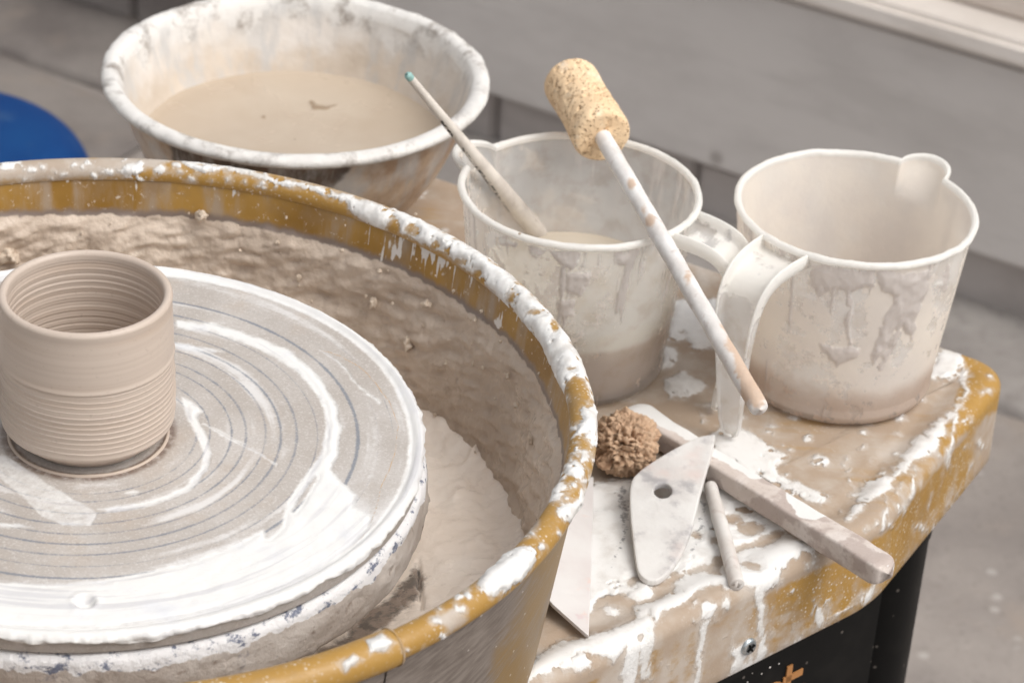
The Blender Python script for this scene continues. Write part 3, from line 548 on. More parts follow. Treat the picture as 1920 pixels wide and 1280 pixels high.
# pencil rings and scratches
ring = np.full(len(V), -9.)
for R0, w in ((.0581, 1.1), (.0673, 1.2), (.0752, 1.3), (.0841, 1.1), (.091, 1.5), (.0997, 1.3), (.1165, 1.6), (.128, 1.8), (.051, 1.), (.1385, .4), (.1455, .4), (.1085, .9)):
    ring = np.maximum(ring, 2.1*w+2.6*fbm(np.c_[np.cos(th)*14, np.sin(th)*14, th*0+R0*900], 1, 4)-np.abs(r_-R0-.0006*np.sin(th+R0*300))*4000*.8)
scr = sd_line(P, [(602, 656, 1.0), (640, 665, 1), (690, 700, 1), (730, 750, 1.2), (747, 800, 1.2), (740, 855, 1.2), (715, 910, 1.2), (700, 970, 1), (670, 1030, 1)])
dark = np.maximum(sstep(.0435, .0395, r_)*1.0, 0)*sstep(.034, .036, r_)
t = NT('speckled_bat'); g1 = t.noise(900, 2, .5); spec_ = t.noise(620, 3, .7)
c = t.mix(t.rng(t.noise(22, 4), .35, .7), lin(188, 179, 171, .8), lin(204, 197, 191, .8)); c = t.mix(t.rng(t.noise(38, 3, .6), .5, .75, 0, .5), c, lin(194, 178, 163, .8))
c = t.mix(t.rng(spec_, .5, .7, 0, .3), c, lin(160, 146, 134, .85)); c = t.mix(t.rng(g1, .52, .7, 0, .4), c, lin(224, 219, 215, .85))
c = t.mix(t.rng(t.op('ADD', t.attr('thin'), t.op('MULTIPLY', t.op('SUBTRACT', t.noise(300, 4, .7), .5), 22)), -6, 14, 0, .8), c, lin(236, 233, 231, .82))
c = t.mix(t.op('MULTIPLY', t.attr('dark'), t.rng(t.noise(260, 4), .3, .6, .3, .9)), c, lin(120, 100, 88, .85))
c = t.mix(t.op('MULTIPLY', t.rng(t.op('ADD', t.attr('ring'), t.op('MULTIPLY', t.op('SUBTRACT', t.noise(700, 3, .7), .5), 5)), -.6, 3.2), .72), c, lin(110, 120, 134, .85))
c = t.mix(t.rng(t.attr('scratch'), -.6, .8, 0, .8), c, lin(196, 164, 128, .85))
w = t.edge('slip', 9, 260, 3.0); tk = t.rng(t.op('ADD', t.attr('slip'), t.op('MULTIPLY', t.op('SUBTRACT', t.noise(1, 4, .6, t.co((120, 120, 120))), .5), 18)), -2, 7)
wc = t.mix(t.rng(t.noise(40, 4), .5, .75), WHITE, lin(232, 232, 235, .83)); wc = t.mix(t.rng(t.attr('arc'), .02, .22, 0, .75), wc, lin(214, 212, 214, .83)); c = t.mix(t.op('MULTIPLY', w, t.mixf(tk, .55, 1.)), c, wc)
rg = t.mixf(w, t.rng(t.noise(30, 4), .35, .65, .3, .6), .3)
b = t.bump(t.op('MULTIPLY', t.rng(t.op('ADD', t.attr('slip'), t.op('MULTIPLY', t.noise(300, 4), 6)), 0, 12), 1.), .0009, .8); b = t.bump(t.noise(700, 4, .6), .0003, .5, b)
bat = mesh_obj('throwing_bat', V, F, t.done(t.pbr(c, rg, b)), None, {'slip': sl, 'ring': ring, 'thin': thin, 'scratch': scr, 'dark': dark, 'arc': fbm(np.c_[r_*330, np.cos(th)*1.8, np.sin(th)*1.8], 1, 4, off=4)}, origin=(WC[0], WC[1], BB))
tag(bat, 'round flat throwing bat with pencilled rings and smears of white slip', 'bat')
pp = un((160, 1130), BT); V, F, *_ = lathe([(.0001, .0008), (.0016, .0006), (.0024, -.0004), (.0026, -.003)], 20, (pp[0]-.0004, pp[1]+.0006, BT-.0036)); mesh_obj('bat_pin', V, F, zinc, bat)
V, F, th, r_, z_ = lathe([(.0385, -.0006), (.0382, .0006), (.0376, .0011), (.0368, .0008), (.0364, -.0006)], 260, (WC[0], WC[1], BT)); V[:, 2] += fbm(V, 120, 3)*.0006
t = NT('wet_clay'); claym = t.done(t.pbr(t.mix(t.noise(40, 3), lin(176, 158, 143, .95), lin(198, 182, 167, .95)), .45)); mesh_obj('clay_ring', V, F, claym, bat)

# ================================================================== CUP
CB = BT+.0003; Hc = .0785
pts = [(.0001, 0), (.029, 0), (.0302, .0006), (.0325, .0030), (.0358, .0062), (.0383, .0084), (.0395, .0098), (.0399, .0108)]
z = .0108; n_g = 12; zs = np.linspace(.0108, .0455, 170)
for z in zs[1:]:
    ph = (z-.0108)/(.0455-.0108)*n_g; saw = (ph % 1); pts.append((.0396+.00035*math.sin(z*90), z))
pts += [(.0401, .0461), (.0402, .0466), (.0397, .0474)]
for z in np.linspace(.049, .0715, 40): pts.append((.0395+.00025*math.sin((z-.045)*130)-.0004*(z-.049)/.0225+.00001*math.sin(z*4200), z))
for a in np.linspace(-.3, math.pi*.98, 18): pts.append((.0371+.0021*math.cos(a), .0757+.0022*math.sin(a)))
inn = []
for z in np.linspace(.0745, .006, 240): inn.append((.0351-.0008*math.sin((.0745-z)*42)+.00011*math.sin(z*1500+2*math.sin(z*300))+.00005*math.sin(z*3700)-.0005*sstep(.03, .006, z), z))
pts += inn+[(.033, .0045), (.028, .0036), (.015, .0034), (.0001, .0034)]
V, F, th, r_, z_ = lathe([(a_*1.025, b_) for a_, b_ in pts], 420, (WC[0], WC[1], CB))
gz = np.tile((np.arange(len(pts)) < 178), 420) & (z_ > .0108) & (z_ < .0455); ph = (z_-.0108)/(.0455-.0108)*12.5+th/(2*math.pi)+.35*fbm(np.c_[np.cos(th)*2, np.sin(th)*2, z_*60], 1, 2); sawv = (ph % 1)
groove = gz*.0007*(sawv**2.4)*(.75+.9*fbm(np.c_[np.floor(ph)*3.7, 0*th, 0*th], 1, 1))*sstep(.0108, .0125, z_)*sstep(.0455, .044, z_)
V[:, :2] += np.stack([np.cos(th), np.sin(th)], 1)*(groove+.00004*fbm(np.c_[np.cos(th)*3, np.sin(th)*3, z_*900], 1, 3)+.0003*fbm(np.c_[np.cos(th), np.sin(th), z_*90], 1, 2))[:, None]
t = NT('thrown_clay'); bands = t.noise(1, 4, .6, t.co((6, 6, 420))); c = t.mix(t.rng(bands, .3, .7), lin(186, 170, 157), lin(194, 179, 166)); c = t.mix(t.rng(t.noise(1, 3, .5, t.co((9, 9, 120))), .5, .75, 0, .4), c, lin(182, 160, 141))
c = t.mix(t.rng(t.noise(420, 3), .6, .75, 0, .25), c, lin(150, 132, 118)); cup = mesh_obj('clay_cup', V, F, t.done(t.pbr(c, t.rng(bands, .3, .7, .38, .55), t.bump(t.noise(1, 4, .6, t.co((10, 10, 900))), .0001, .5), spec=.5)), None, origin=(WC[0], WC[1], CB))
tag(cup, 'freshly thrown unfired clay cup with finger ridges around its lower half', 'cup')

# ================================================================== BOWL WITH SLIP
BC = np.array([-.1434, 1.517]); BH = .09
bowl = thing('mixing_bowl', (BC[0], BC[1], 0), 'wide plastic mixing bowl with slip-crusted rolled rim and brown stained outside', 'bowl')
outp = smooth_path([(.055, .0005), (.062, .001), (.072, .006), (.0885, .026), (.0995, .050), (.106, .070), (.1085, .080), (.1095, .0835)], 60)
rimp = [(.1134+.0056*math.cos(a), .0860+.0040*math.sin(a)) for a in np.linspace(-1.9, 2.7, 26)]
inp = smooth_path([(.1058, .082), (.1035, .070), (.0968, .047), (.0860, .026), (.069, .008), (.060, .004)], 60)
V, F, th, r_, z_ = lathe(list(map(tuple, outp))+rimp+list(map(tuple, inp))+[(.03, .0035), (.0001, .0035)], 520, (BC[0], BC[1], 0)); 
idx = np.tile(np.arange(60+26+62), 520); isrim = (idx >= 58) & (idx < 88); isin = idx >= 86; isout = idx < 60
V += np.stack([np.cos(th)*.7, np.sin(th)*.7, 0*th+.7], 1)*(isrim*(fbm(V, 70, 4)*.0036))[:, None]
P = proj(V); crust = np.where(isrim, 20+fbm(V, 50, 4)*34, -40); crust = np.where(isin, (z_-.073)*1300+fbm(np.c_[th*5, z_*26, th*0], 1, 5)*46+fbm(np.c_[th*2.4, th*0, th*0], 1, 2)*22, crust)
brown = np.where(isin, (.060-z_)*900+fbm(V, 30, 4)*40, FAR); brown = np.maximum(brown, np.where(isout, fbm(V*[1, 1, .6], 22, 5, off=3)*90+12, FAR))
shade_stain = np.where(isout, sd_poly(P, [(318, 262), (360, 262), (460, 292), (560, 305), (640, 306), (660, 312), (630, 345), (600, 385), (500, 420), (360, 360), (330, 310)])+fbm(V, 40, 4)*30, FAR)  # dark stain plus the shade below the rim, put into the colour
t = NT('stained_bowl_plastic'); c = t.mix(t.rng(t.noise(22, 4), .35, .7), lin(208, 200, 191), lin(222, 215, 208)); c = t.mix(t.rng(t.noise(1, 4, .6, t.co((26, 26, 5))), .5, .72, 0, .6), c, lin(190, 188, 186))
c = t.mix(t.rng(t.op('ADD', t.attr('brown'), t.op('MULTIPLY', t.op('SUBTRACT', t.noise(80, 4), .5), 24)), -6, 14, 0, .85), c, t.mix(t.attr('outer'), t.mix(t.rng(t.noise(24, 5), .35, .65), lin(206, 192, 176), lin(186, 170, 152)), t.mix(t.rng(t.noise(34, 5, .65), .35, .65), lin(202, 176, 146), lin(158, 124, 92))))
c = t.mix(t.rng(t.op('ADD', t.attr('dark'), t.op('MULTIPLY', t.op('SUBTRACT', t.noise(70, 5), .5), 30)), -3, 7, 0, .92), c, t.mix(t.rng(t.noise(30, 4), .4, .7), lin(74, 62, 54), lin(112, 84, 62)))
c = t.mix(t.rng(t.op('ADD', t.attr('crust'), t.op('MULTIPLY', t.op('SUBTRACT', t.noise(90, 5), .5), 26)), -6, 8), c, t.mix(t.rng(t.noise(60, 6, .7), .48, .7), lin(236, 232, 227, .84), lin(158, 148, 139, .84))); c = t.mix(t.op('MULTIPLY', t.rng(t.noise(1, 5, .65, t.co((60, 60, 12))), .48, .66, 0, .7), t.rng(t.attr('crust'), 30, 5)), c, lin(186, 184, 182))
mesh_obj('bowl_body', V, F, t.done(t.pbr(c, .55, t.bump(t.noise(110, 5), .0012, .6))), bowl, {'crust': crust, 'brown': brown, 'dark': shade_stain, 'outer': isout*1.})
def liquid(name, c, R, z, label, prof_below, ca, cb, seed):
    n = 220; rr = np.linspace(.0005, R, 46); prof = list(prof_below)+[(R, z)]+[(r, z) for r in rr[::-1]]
    V, F, th, r_, z_ = lathe(prof, n, (c[0], c[1], 0)); m = z_ > z-1e-5
    V[:, 2] += m*(fbm(V, 40, 3, off=seed)*.0006+.0012*sstep(R*.965, R, r_))
    return V, F
t = NT('clay_slip_liquid'); c = t.mix(t.rng(t.noise(14, 4), .35, .7), lin(192, 174, 154, .85), lin(201, 185, 166, .85)); c = t.mix(t.rng(t.attr('fleck'), -1, 1, 0, .8), c, lin(138, 116, 92)); mliq = t.done(t.pbr(c, t.rng(t.noise(20, 3), .4, .6, .14, .3), t.bump(t.noise(30, 3), .0012, .3)))
V, F = liquid('x', BC, .0948, .042, '', [(.058, .0045), (.066, .0095), (.0845, .0275)], None, None, 1)
P = proj(V); fl = np.maximum(sd_line(P, [(583, 192, 2), (590, 203, 4), (612, 204, 4), (630, 198, 2)]), sd_dot(P, [(495, 220, 4, 3)]))+fbm(V, 160, 3)*8
V[:, 2] += .0012*sstep(-2, 4, fl)
lq = mesh_obj('liquid_slip', V, F, mliq, None, {'fleck': fl}, origin=(BC[0], BC[1], .0045)); tag(lq, 'still pool of tan clay slip filling the wide mixing bowl', 'liquid')

# ================================================================== MEASURING JUGS
JH = .112
def jug_plastic(name, cream, clear=.45):
    t = NT(name)
    c0 = lin(250, 249, 248)
    fl = t.op('ADD', t.attr('coat'), t.op('MULTIPLY', t.op('SUBTRACT', t.noise(120, 6, .68), .5), 70)); coat = t.rng(fl, -3, 4)
    cc = t.mix(t.rng(t.noise(24, 4), .35, .7), cream, lin(244, 238, 232))
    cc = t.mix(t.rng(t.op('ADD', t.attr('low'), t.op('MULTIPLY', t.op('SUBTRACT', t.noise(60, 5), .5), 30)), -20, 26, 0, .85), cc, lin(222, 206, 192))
    g = t.rng(t.op('ADD', t.attr('grey'), t.op('MULTIPLY', t.op('SUBTRACT', t.noise(150, 5), .5), 16)), -2, 3)
    cc2 = t.mix(g, t.mix(coat, t.mix(t.rng(t.noise(70, 5), .45, .65), c0, lin(234, 228, 222)), cc), t.mix(t.noise(60, 4), lin(220, 213, 209), lin(234, 228, 224)))
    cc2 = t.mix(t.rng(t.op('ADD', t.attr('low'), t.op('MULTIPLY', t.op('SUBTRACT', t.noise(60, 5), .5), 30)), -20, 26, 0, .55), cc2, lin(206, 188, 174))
    w = t.rng(t.op('ADD', t.attr('slip'), t.op('MULTIPLY', t.op('SUBTRACT', t.noise(220, 4), .5), 8)), -1.5, 2); cc2 = t.mix(w, cc2, lin(252, 250, 246))
    cc2 = t.mix(t.rng(t.noise(140, 6, .75), .66, .73, 0, .45), cc2, lin(176, 162, 150))
    solid = t.op('MAXIMUM', t.op('MAXIMUM', coat, g), w)
    b = t.bump(t.op('ADD', t.op('MULTIPLY', g, .7), t.op('MULTIPLY', t.noise(220, 5), .5)), .0012, .6); b = t.bump(coat, .0004, .6, b)
    p = t.pbr(cc2, t.mixf(solid, .2, .36), b); tr = t.node('ShaderNodeBsdfTranslucent'); t.put(tr.inputs[0], cc2)
    m1 = t.node('ShaderNodeMixShader'); m1.inputs[0].default_value = .45; t.t.links.new(p, m1.inputs[1]); t.t.links.new(tr.outputs[0], m1.inputs[2])
    tp = t.node('ShaderNodeBsdfTransparent'); tp.inputs[0].default_value = (.95, .95, .94, 1)
    m2 = t.node('ShaderNodeMixShader'); t.put(m2.inputs[0], t.mixf(solid, clear, .04)); t.t.links.new(m1.outputs[0], m2.inputs[1]); t.t.links.new(tp.outputs[0], m2.inputs[2])
    return t.done(m2.outputs[0])
def jug(c, hang, label, mat, outside, inside_coat, greys, whites, seed, lowz):
    j = thing('measuring_jug', (c[0], c[1], 0), label, 'jug', 'plastic measuring jugs on the wheel table')
    Rz = lambda z: .0541+.0119*z/JH
    po = [(.0001, .0018), (.044, .0012), (.046, .0002), (.049, .0)]+[(.0475+.0085*math.sin(a)-.0012*(1-math.sin(a)), .0085*(1-math.cos(a))) for a in np.linspace(.25, 1.57, 8)]
    po += [(Rz(z)+.0, z) for z in np.linspace(.0115, JH-.003, 70)]
    po += [(.0660+.0021*math.cos(a), JH-.0005+.0021*math.sin(a)) for a in np.linspace(-1.5, 3.6, 16)]
    pi_ = [(Rz(z)-.0016, z) for z in np.linspace(JH-.004, .010, 70)]+[(.0515, .0045), (.045, .0032), (.0001, .003)]
    V, F, th, r_, z_ = lathe(po+pi_, 560, (c[0], c[1], 0)); k = np.tile(np.arange(len(po+pi_)), 560); outer = k < 82; inside = k >= 98
    sa = hang+math.pi; dth = (th-sa+math.pi) % (2*math.pi)-math.pi
    bumpy = np.where(np.abs(dth) < .225, np.cos(np.clip(dth/.225, -1, 1)*math.pi/2)**.55, 0)*sstep(.090, JH, z_)
    rad = np.stack([np.cos(th), np.sin(th), 0*th], 1); V += rad*(bumpy*.0125)[:, None]; V[:, 2] += bumpy*.0025
    rimk = (k >= 82) & (k < 98); V += rad*(rimk*fbm(V, 110, 4)*.0012)[:, None]; V[:, 2] += rimk*fbm(V, 90, 4, off=3)*.0014
    P = wproj(V, 9, 70); facing = ((V[:, :2]-np.array([0, 0]))*rad[:, :2]).sum(1) < 0
    front = outer & (((V[:, :2]-np.array(c))@np.array([-c[0], -c[1]])) > -.02)
    coat = np.where(outer, outside-3+fbm(V*[1, 1, .5], 34, 5, .6, off=seed)*95, inside_coat+fbm(V*[1, 1, .12], 26, 4, off=seed+2)*60)
    grey = np.full(len(V), FAR); sl = np.where(rimk, 14+fbm(V, 60, 3)*14, FAR)
    for g in greys: grey = np.maximum(grey, np.where(front, (sd_poly(P, g) if len(g[0]) == 2 else sd_line(P, g))+fbm(V, 130, 4)*12, FAR))
    for g in whites: sl = np.maximum(sl, np.where(front, sd_line(P, g)+fbm(V, 160, 3)*6, FAR))
    runs = fbm(np.c_[np.cos(th)*16, np.sin(th)*16, z_*16], 1, 5, .6, off=seed+30)*70-16+10*sstep(.04, .11, z_); grey = np.maximum(grey, np.where(outer, np.minimum(runs, 5), FAR))
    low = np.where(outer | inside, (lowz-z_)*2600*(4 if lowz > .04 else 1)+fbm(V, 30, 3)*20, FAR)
    V += rad*((outer*1.)*.0013*sstep(-1, 9, np.maximum(grey, sl*(~rimk)+FAR*rimk))*(1+fbm(V, 200, 3)*1.5))[:, None]
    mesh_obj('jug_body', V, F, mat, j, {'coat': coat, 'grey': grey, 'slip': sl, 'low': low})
    # open-ended channel handle
    path = smooth_path([(.0632, .1035), (.078, .1032), (.091, .100), (.0985, .090), (.1005, .070), (.0985, .04), (.0955, .012), (.0945, .0035)], 70)
    tt = np.linspace(0, 1, 70); w = np.interp(tt, [0, .12, .3, .6, .93, .985, 1], [.032, .030, .0265, .020, .0145, .0105, .006]); f = np.interp(tt, [0, .2, .5, 1], [.0088, .0085, .0055, .0028]); th_ = .0013
    T = np.gradient(path, axis=0); T /= np.linalg.norm(T, axis=1)[:, None]; Nn = np.stack([-T[:, 1], T[:, 0]], 1)
    e = np.array([math.cos(hang), math.sin(hang), 0]); sdir = np.array([-math.sin(hang), math.cos(hang), 0]); V = []
    for i in range(70):
        h = w[i]/2; q = f[i]; cs = [(-h, q), (-h-.0003, q*.5), (-h, .0006), (-h+.0012, -.0002), (0, 0), (h-.0012, -.0002), (h, .0006), (h+.0003, q*.5), (h, q), (h-th_*.5, q+.0006), (h-th_, q), (h-th_, q*.5), (h-th_-.0003, th_+.0006), (h-th_-.0016, th_), (0, th_), (-h+th_+.0016, th_), (-h+th_+.0003, th_+.0006), (-h+th_, q*.5), (-h+th_, q), (-h+th_*.5, q+.0006)]
        for s_, n_ in cs:
            p2 = path[i]+Nn[i]*n_; V.append(np.array([c[0], c[1], 0])+e*p2[0]+sdir*s_+np.array([0, 0, p2[1]]))
    V = np.array(V); F = [tuple(q) for q in grid_faces(70, 20, wv=True)]+[tuple(range(20))[::-1], tuple(range(69*20, 70*20))]
    P = proj(V); ti = np.repeat(tt, 20); edge_top = np.tile([1, .3, 0, 0, 0, 0, 0, .3, 1, 1, 1, 0, 0, 0, 0, 0, 0, 0, 1, 1], 70)
    sl = np.where((edge_top > .5) & (ti < .55), 3, FAR)+fbm(V, 90, 3)*10
    sl = np.maximum(sl, np.where(ti < .5, 22*sstep(.30, .05, np.abs(ti-.16))+fbm(V, 70, 4)*44-15, FAR)); sl = np.maximum(sl, fbm(V, 130, 3, off=5)*60-17); sl = np.maximum(sl, 30*sstep(.955, .99, ti)-24+fbm(V, 200, 2)*10)
    mesh_obj('handle', V, F, mat, j, {'coat': fbm(V, 40, 4)*40-34, 'grey': fbm(V, 50, 4, off=3)*50-22, 'slip': sl, 'low': np.full(len(V), FAR)})
    return j
JR, JM = np.array([.1856, 1.3482]), np.array([.0320, 1.3460])
mj1 = jug_plastic('slip_stained_jug', lin(252, 246, 238)); mj2 = jug_plastic('cloudy_jug', lin(244, 236, 226), .62)
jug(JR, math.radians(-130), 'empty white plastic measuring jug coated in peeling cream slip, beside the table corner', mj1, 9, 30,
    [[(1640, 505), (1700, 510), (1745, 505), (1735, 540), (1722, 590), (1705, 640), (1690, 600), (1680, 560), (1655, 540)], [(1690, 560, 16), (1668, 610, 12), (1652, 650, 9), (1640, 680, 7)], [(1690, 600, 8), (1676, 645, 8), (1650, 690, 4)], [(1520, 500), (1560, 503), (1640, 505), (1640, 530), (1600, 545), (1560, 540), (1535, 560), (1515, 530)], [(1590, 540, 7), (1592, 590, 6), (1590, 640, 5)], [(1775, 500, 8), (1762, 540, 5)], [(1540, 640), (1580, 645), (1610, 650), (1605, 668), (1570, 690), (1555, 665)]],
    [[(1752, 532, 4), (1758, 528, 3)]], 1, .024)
jug(JM, math.radians(-27.5), 'cloudy plastic measuring jug half full of slip, with the paintbrush standing in it', mj2, -5, -14,
    [[(930, 445), (960, 450), (975, 458), (960, 468), (935, 462)], [(985, 462), (1005, 465), (1020, 475), (1005, 490), (992, 480)], [(1028, 468), (1090, 470), (1085, 490), (1070, 505), (1050, 498), (1035, 482)], [(1150, 470), (1185, 468), (1180, 495), (1155, 500)], [(1065, 505), (1110, 510), (1105, 530), (1090, 560), (1060, 545)], [(1050, 560), (1080, 565), (1075, 600), (1050, 590)]],
    [[(940, 452, 6), (962, 455, 4)], [(1000, 476, 4), (1006, 484, 3)], [(1082, 484, 4), (1086, 490, 2)], [(1150, 480, 3), (1160, 486, 2)]], 5, .041)
t = NT('slip_in_jug'); z_at = t.attr('zz'); c = t.mix(t.rng(z_at, .030, .042), lin(186, 166, 148, .95), lin(214, 202, 184, .95)); mlq2 = t.done(t.pbr(c, .3))
V, F = liquid('x', JM, .0577, .0515, '', [(.04, .0046), (.050, .0058), (.0524, .012), (.0545, .03)], None, None, 4)
lq = mesh_obj('liquid_slip', V, F, mlq2, None, {'zz': V[:, 2]}, origin=(JM[0], JM[1], .0046)); tag(lq, 'pale slip with darker sediment inside the cloudy measuring jug', 'liquid')

# ================================================================== SPONGE ON A STICK
A, B = un((1240, 447), .1192), un((1112, 225), .1315); D = B-A
st_ = thing('sponge_stick', tuple(A), 'cylindrical yellow sponge on a slip-smeared round wooden stick, laid across the jug', 'sponge stick')
end = A-D*1.262; nrm = D/np.linalg.norm(D); spo0 = A+D*.845; spo1 = A+D*1.405
path = np.array([end+(spo0+nrm*.02-end)*q for q in np.r_[0, .002, .006, np.linspace(.012, 1, 120)]]); rad = np.r_[.0001, .0036, .0046, np.full(120, .0049)]
V, F = sweep(path, rad, 26); V += .0006*fbm(V, 60, 3)[:, None]; P = proj(V); sv = np.repeat(np.linspace(0, 1, len(path)), 26)
bare = np.maximum(sd_poly(P, [(1345, 610), (1375, 600), (1440, 740), (1420, 775), (1395, 740)])*.6+fbm(V, 60, 4)*34, sd_dot(P, [(1184, 345, 9, 12), (1218, 412, 10, 13), (1208, 395, 7, 9), (1290, 520, 6, 14)])+fbm(V, 120, 3)*10)
t = NT('slip_smeared_wood'); c = t.mix(t.rng(t.noise(60, 5), .4, .7), lin(220, 214, 209, .92), lin(240, 237, 234, .92)); c = t.mix(t.rng(t.noise(150, 5), .6, .72, 0, .7), c, lin(186, 172, 164))
wd = t.mix(t.noise(1, 4, .6, t.co((400, 400, 60))), lin(204, 172, 142), lin(184, 158, 138)); c = t.mix(t.rng(t.op('ADD', t.attr('bare'), t.op('MULTIPLY', t.op('SUBTRACT', t.noise(300, 4), .5), 14)), -3, 5, 0, .85), c, wd)
mst = t.done(t.pbr(c, .6, t.bump(t.noise(180, 5), .0008, .7))); mesh_obj('stick', V, F, mst, st_, {'bare': bare})
n1, n2 = 90, 96; tt = np.linspace(0, 1, n1); path = []; rr = []
for q in np.linspace(0, 1, 14): path.append(spo0); rr.append(.0148*q)
Rs = lambda q: .0163+.0006*math.cos(q*6.0)-.0003*q
for q in np.linspace(0, 1, 80)[1:]: path.append(spo0+(spo1-spo0)*q); rr.append(Rs(q)*math.sqrt(max(0, 1-max(0, (q-.86)/.14)**2))*(1 if q > .04 else .93+.07*q/.04))
u1 = np.cross(nrm, [0, 0, 1.]); u1 /= np.linalg.norm(u1); u2 = np.cross(nrm, u1); a_ = np.linspace(0, 2*math.pi, n2, endpoint=False)
V = np.vstack([p+max(r, .0002)*(np.cos(a_)[:, None]*u1+np.sin(a_)[:, None]*u2) for p, r in zip(path, rr)]); cN = np.repeat(np.array(path), n2, 0); dv = V-cN; dl = np.linalg.norm(dv, axis=1)[:, None]+1e-6
pore = np.maximum(fbm(V, 420, 2, off=3)-.12, 0)*.010; V += dv/dl*(fbm(V, 60, 3)*.0022-pore)[:, None]; V -= nrm*((np.repeat(np.arange(len(path)) < 14, n2))*-pore)[:, None]
t = NT('yellow_sponge'); vo = t.voro(430); vo2 = t.voro(800); pr_ = t.op('MAXIMUM', t.rng(vo, .32, .14), t.op('MULTIPLY', t.rng(vo2, .3, .15), .6)); c = t.mix(t.rng(t.noise(50, 4), .35, .7), lin(238, 208, 170), lin(228, 194, 154)); c = t.mix(t.rng(t.noise(90, 4), .55, .75, 0, .6), c, lin(244, 232, 214)); c = t.mix(t.op('MULTIPLY', pr_, t.rng(t.noise(110, 2), .42, .62, .15, 1.)), c, lin(158, 118, 80))
mesh_obj('sponge', V, grid_faces(len(path), n2, wv=True), t.done(t.pbr(c, .9, t.bump(t.op('SUBTRACT', 1., pr_), .0012, .9))), st_)

# ================================================================== PAINTBRUSH
A, B = un((886, 288), .1195), un((1008, 436), .0515); D = B-A
pb = thing('paintbrush', tuple(B), 'thin white paintbrush handle with teal tip leaning in the cloudy jug', 'paintbrush')
q0 = -.92; path = np.array([A+D*q for q in np.r_[q0-.004, q0, q0+.01, np.linspace(q0+.03, 1.55, 110)]]); qs = np.r_[q0-.004, q0, q0+.01, np.linspace(q0+.03, 1.55, 110)]
rad = np.interp(qs, [q0-.004, q0, q0+.01, -.5, 0, .6, .95, 1.0, 1.3, 1.55], [.0004, .0017, .0022, .0026, .0036, .0052, .0056, .0056, .0054, .001])
V, F = sweep(path, rad, 20); P = proj(V); qv = np.repeat(qs, 20)
teal = np.where(qv < q0+.035, 5, -5); txt = np.maximum(sd_line(P, [(826, 226, 3), (846, 254, 4)]), sd_line(P, [(868, 280, 3.5), (884, 304, 4), (920, 350, 4.5), (952, 396, 3)]))
t = NT('brush_handle'); c = t.mix(t.rng(t.noise(80, 5), .4, .7), lin(226, 218, 208, .92), lin(206, 197, 188, .92)); c = t.mix(t.op('MULTIPLY', t.rng(t.attr('txt'), -1, 1.5), t.rng(t.noise(420, 3), .46, .54)), c, lin(62, 66, 66)); c = t.mix(t.rng(t.attr('teal'), -1, 1), c, lin(140, 178, 172)); c = t.mix(t.rng(t.noise(160, 4), .62, .72, 0, .6), c, lin(176, 166, 150))
mesh_obj('handle', V, F, t.done(t.pbr(c, .45, t.bump(t.noise(220, 4), .0005, .5))), pb, {'teal': teal, 'txt': txt})

# ================================================================== TOOLS ON THE TABLE
def tool_mat(name, a, b, blotch, bsc=70, lo=.5, hi=.62, f=.9):
    t = NT(name); c = t.mix(t.rng(t.noise(40, 5), .38, .68), a, b); c = t.mix(t.rng(t.noise(bsc, 5, .6), lo, hi, 0, f), c, blotch); c = t.mix(t.rng(t.noise(24, 3), .62, .74, 0, .35), c, lin(206, 176, 166))
    return t.done(t.pbr(c, .5, t.bump(t.noise(160, 5), .0009, .6)))
# long wooden stick
p0, p1 = un((1178, 754), .0135), un((1668, 1058), .0190); ax = p1-p0; L = np.linalg.norm(ax); ax /= L; sx = np.cross(ax, [0, 0, 1.]); sx /= np.linalg.norm(sx); uz = np.cross(sx, ax)
nL, nS = 150, 40; V = []
for i, q in enumerate(np.linspace(0, 1, nL)):
    hw, hh = .0074-.0006*math.sin(q*6)*.5+.0022*sstep(.18, .0, q), .0062+.0004*math.sin(q*9)
    e0 = math.sqrt(max(0.0, 1-(1-min(q*L/.011, 1))**2)); e1 = math.sqrt(max(0.0, 1-(1-min((1-q)*L/.007, 1))**2)); k = max(min(e0, .35+.65*e1 if q < 1 else 0), .02); k2 = max(min(.3+.7*e0, .35+.65*e1), .25) if 0 < q < 1 else .02
    c_ = p0+ax*q*L-uz*.0062
    for a in np.linspace(0, 2*math.pi, nS, endpoint=False):
        cx, cy = math.cos(a), math.sin(a); ex = .28; V.append(c_+sx*hw*k*math.copysign(abs(cx)**ex, cx)+uz*hh*k2*math.copysign(abs(cy)**ex, cy))
V = np.array(V); V += .0008*fbm(V, 70, 3)[:, None]; F = [tuple(f) for f in grid_faces(nL, nS, wv=True)]+[tuple(range(nS))[::-1], tuple(range((nL-1)*nS, nL*nS))]
P = proj(V); sl = np.full(len(V), FAR)
for q in ([(1200, 735), (1330, 810), (1400, 865), (1440, 890), (1410, 900), (1340, 858), (1280, 820), (1200, 780), (1140, 750)], [(1475, 905), (1500, 920), (1530, 945), (1545, 965), (1530, 978), (1500, 965), (1478, 940)], [(1350, 850), (1375, 865), (1390, 880), (1365, 875)]): sl = np.maximum(sl, sd_poly(P, q))
sl = np.maximum(sl, sd_dot(P, [(1672, 1062, 9, 7), (1600, 985, 30, 5), (1560, 960, 20, 5)])); sl += fbm(V, 110, 4)*16
t = NT('greyed_wood'); c = t.mix(t.rng(t.noise(55, 4), .4, .65), lin(208, 195, 186, .9), lin(224, 214, 207, .9)); c = t.mix(t.rng(t.noise(48, 4, .5), .5, .56, 0, .8), c, lin(182, 166, 158, .9)); c = t.mix(t.rng(t.noise(600, 3), .55, .75, 0, .4), c, lin(150, 128, 116)); c = t.mix(t.edge('slip', 7, 300), c, WHITE)
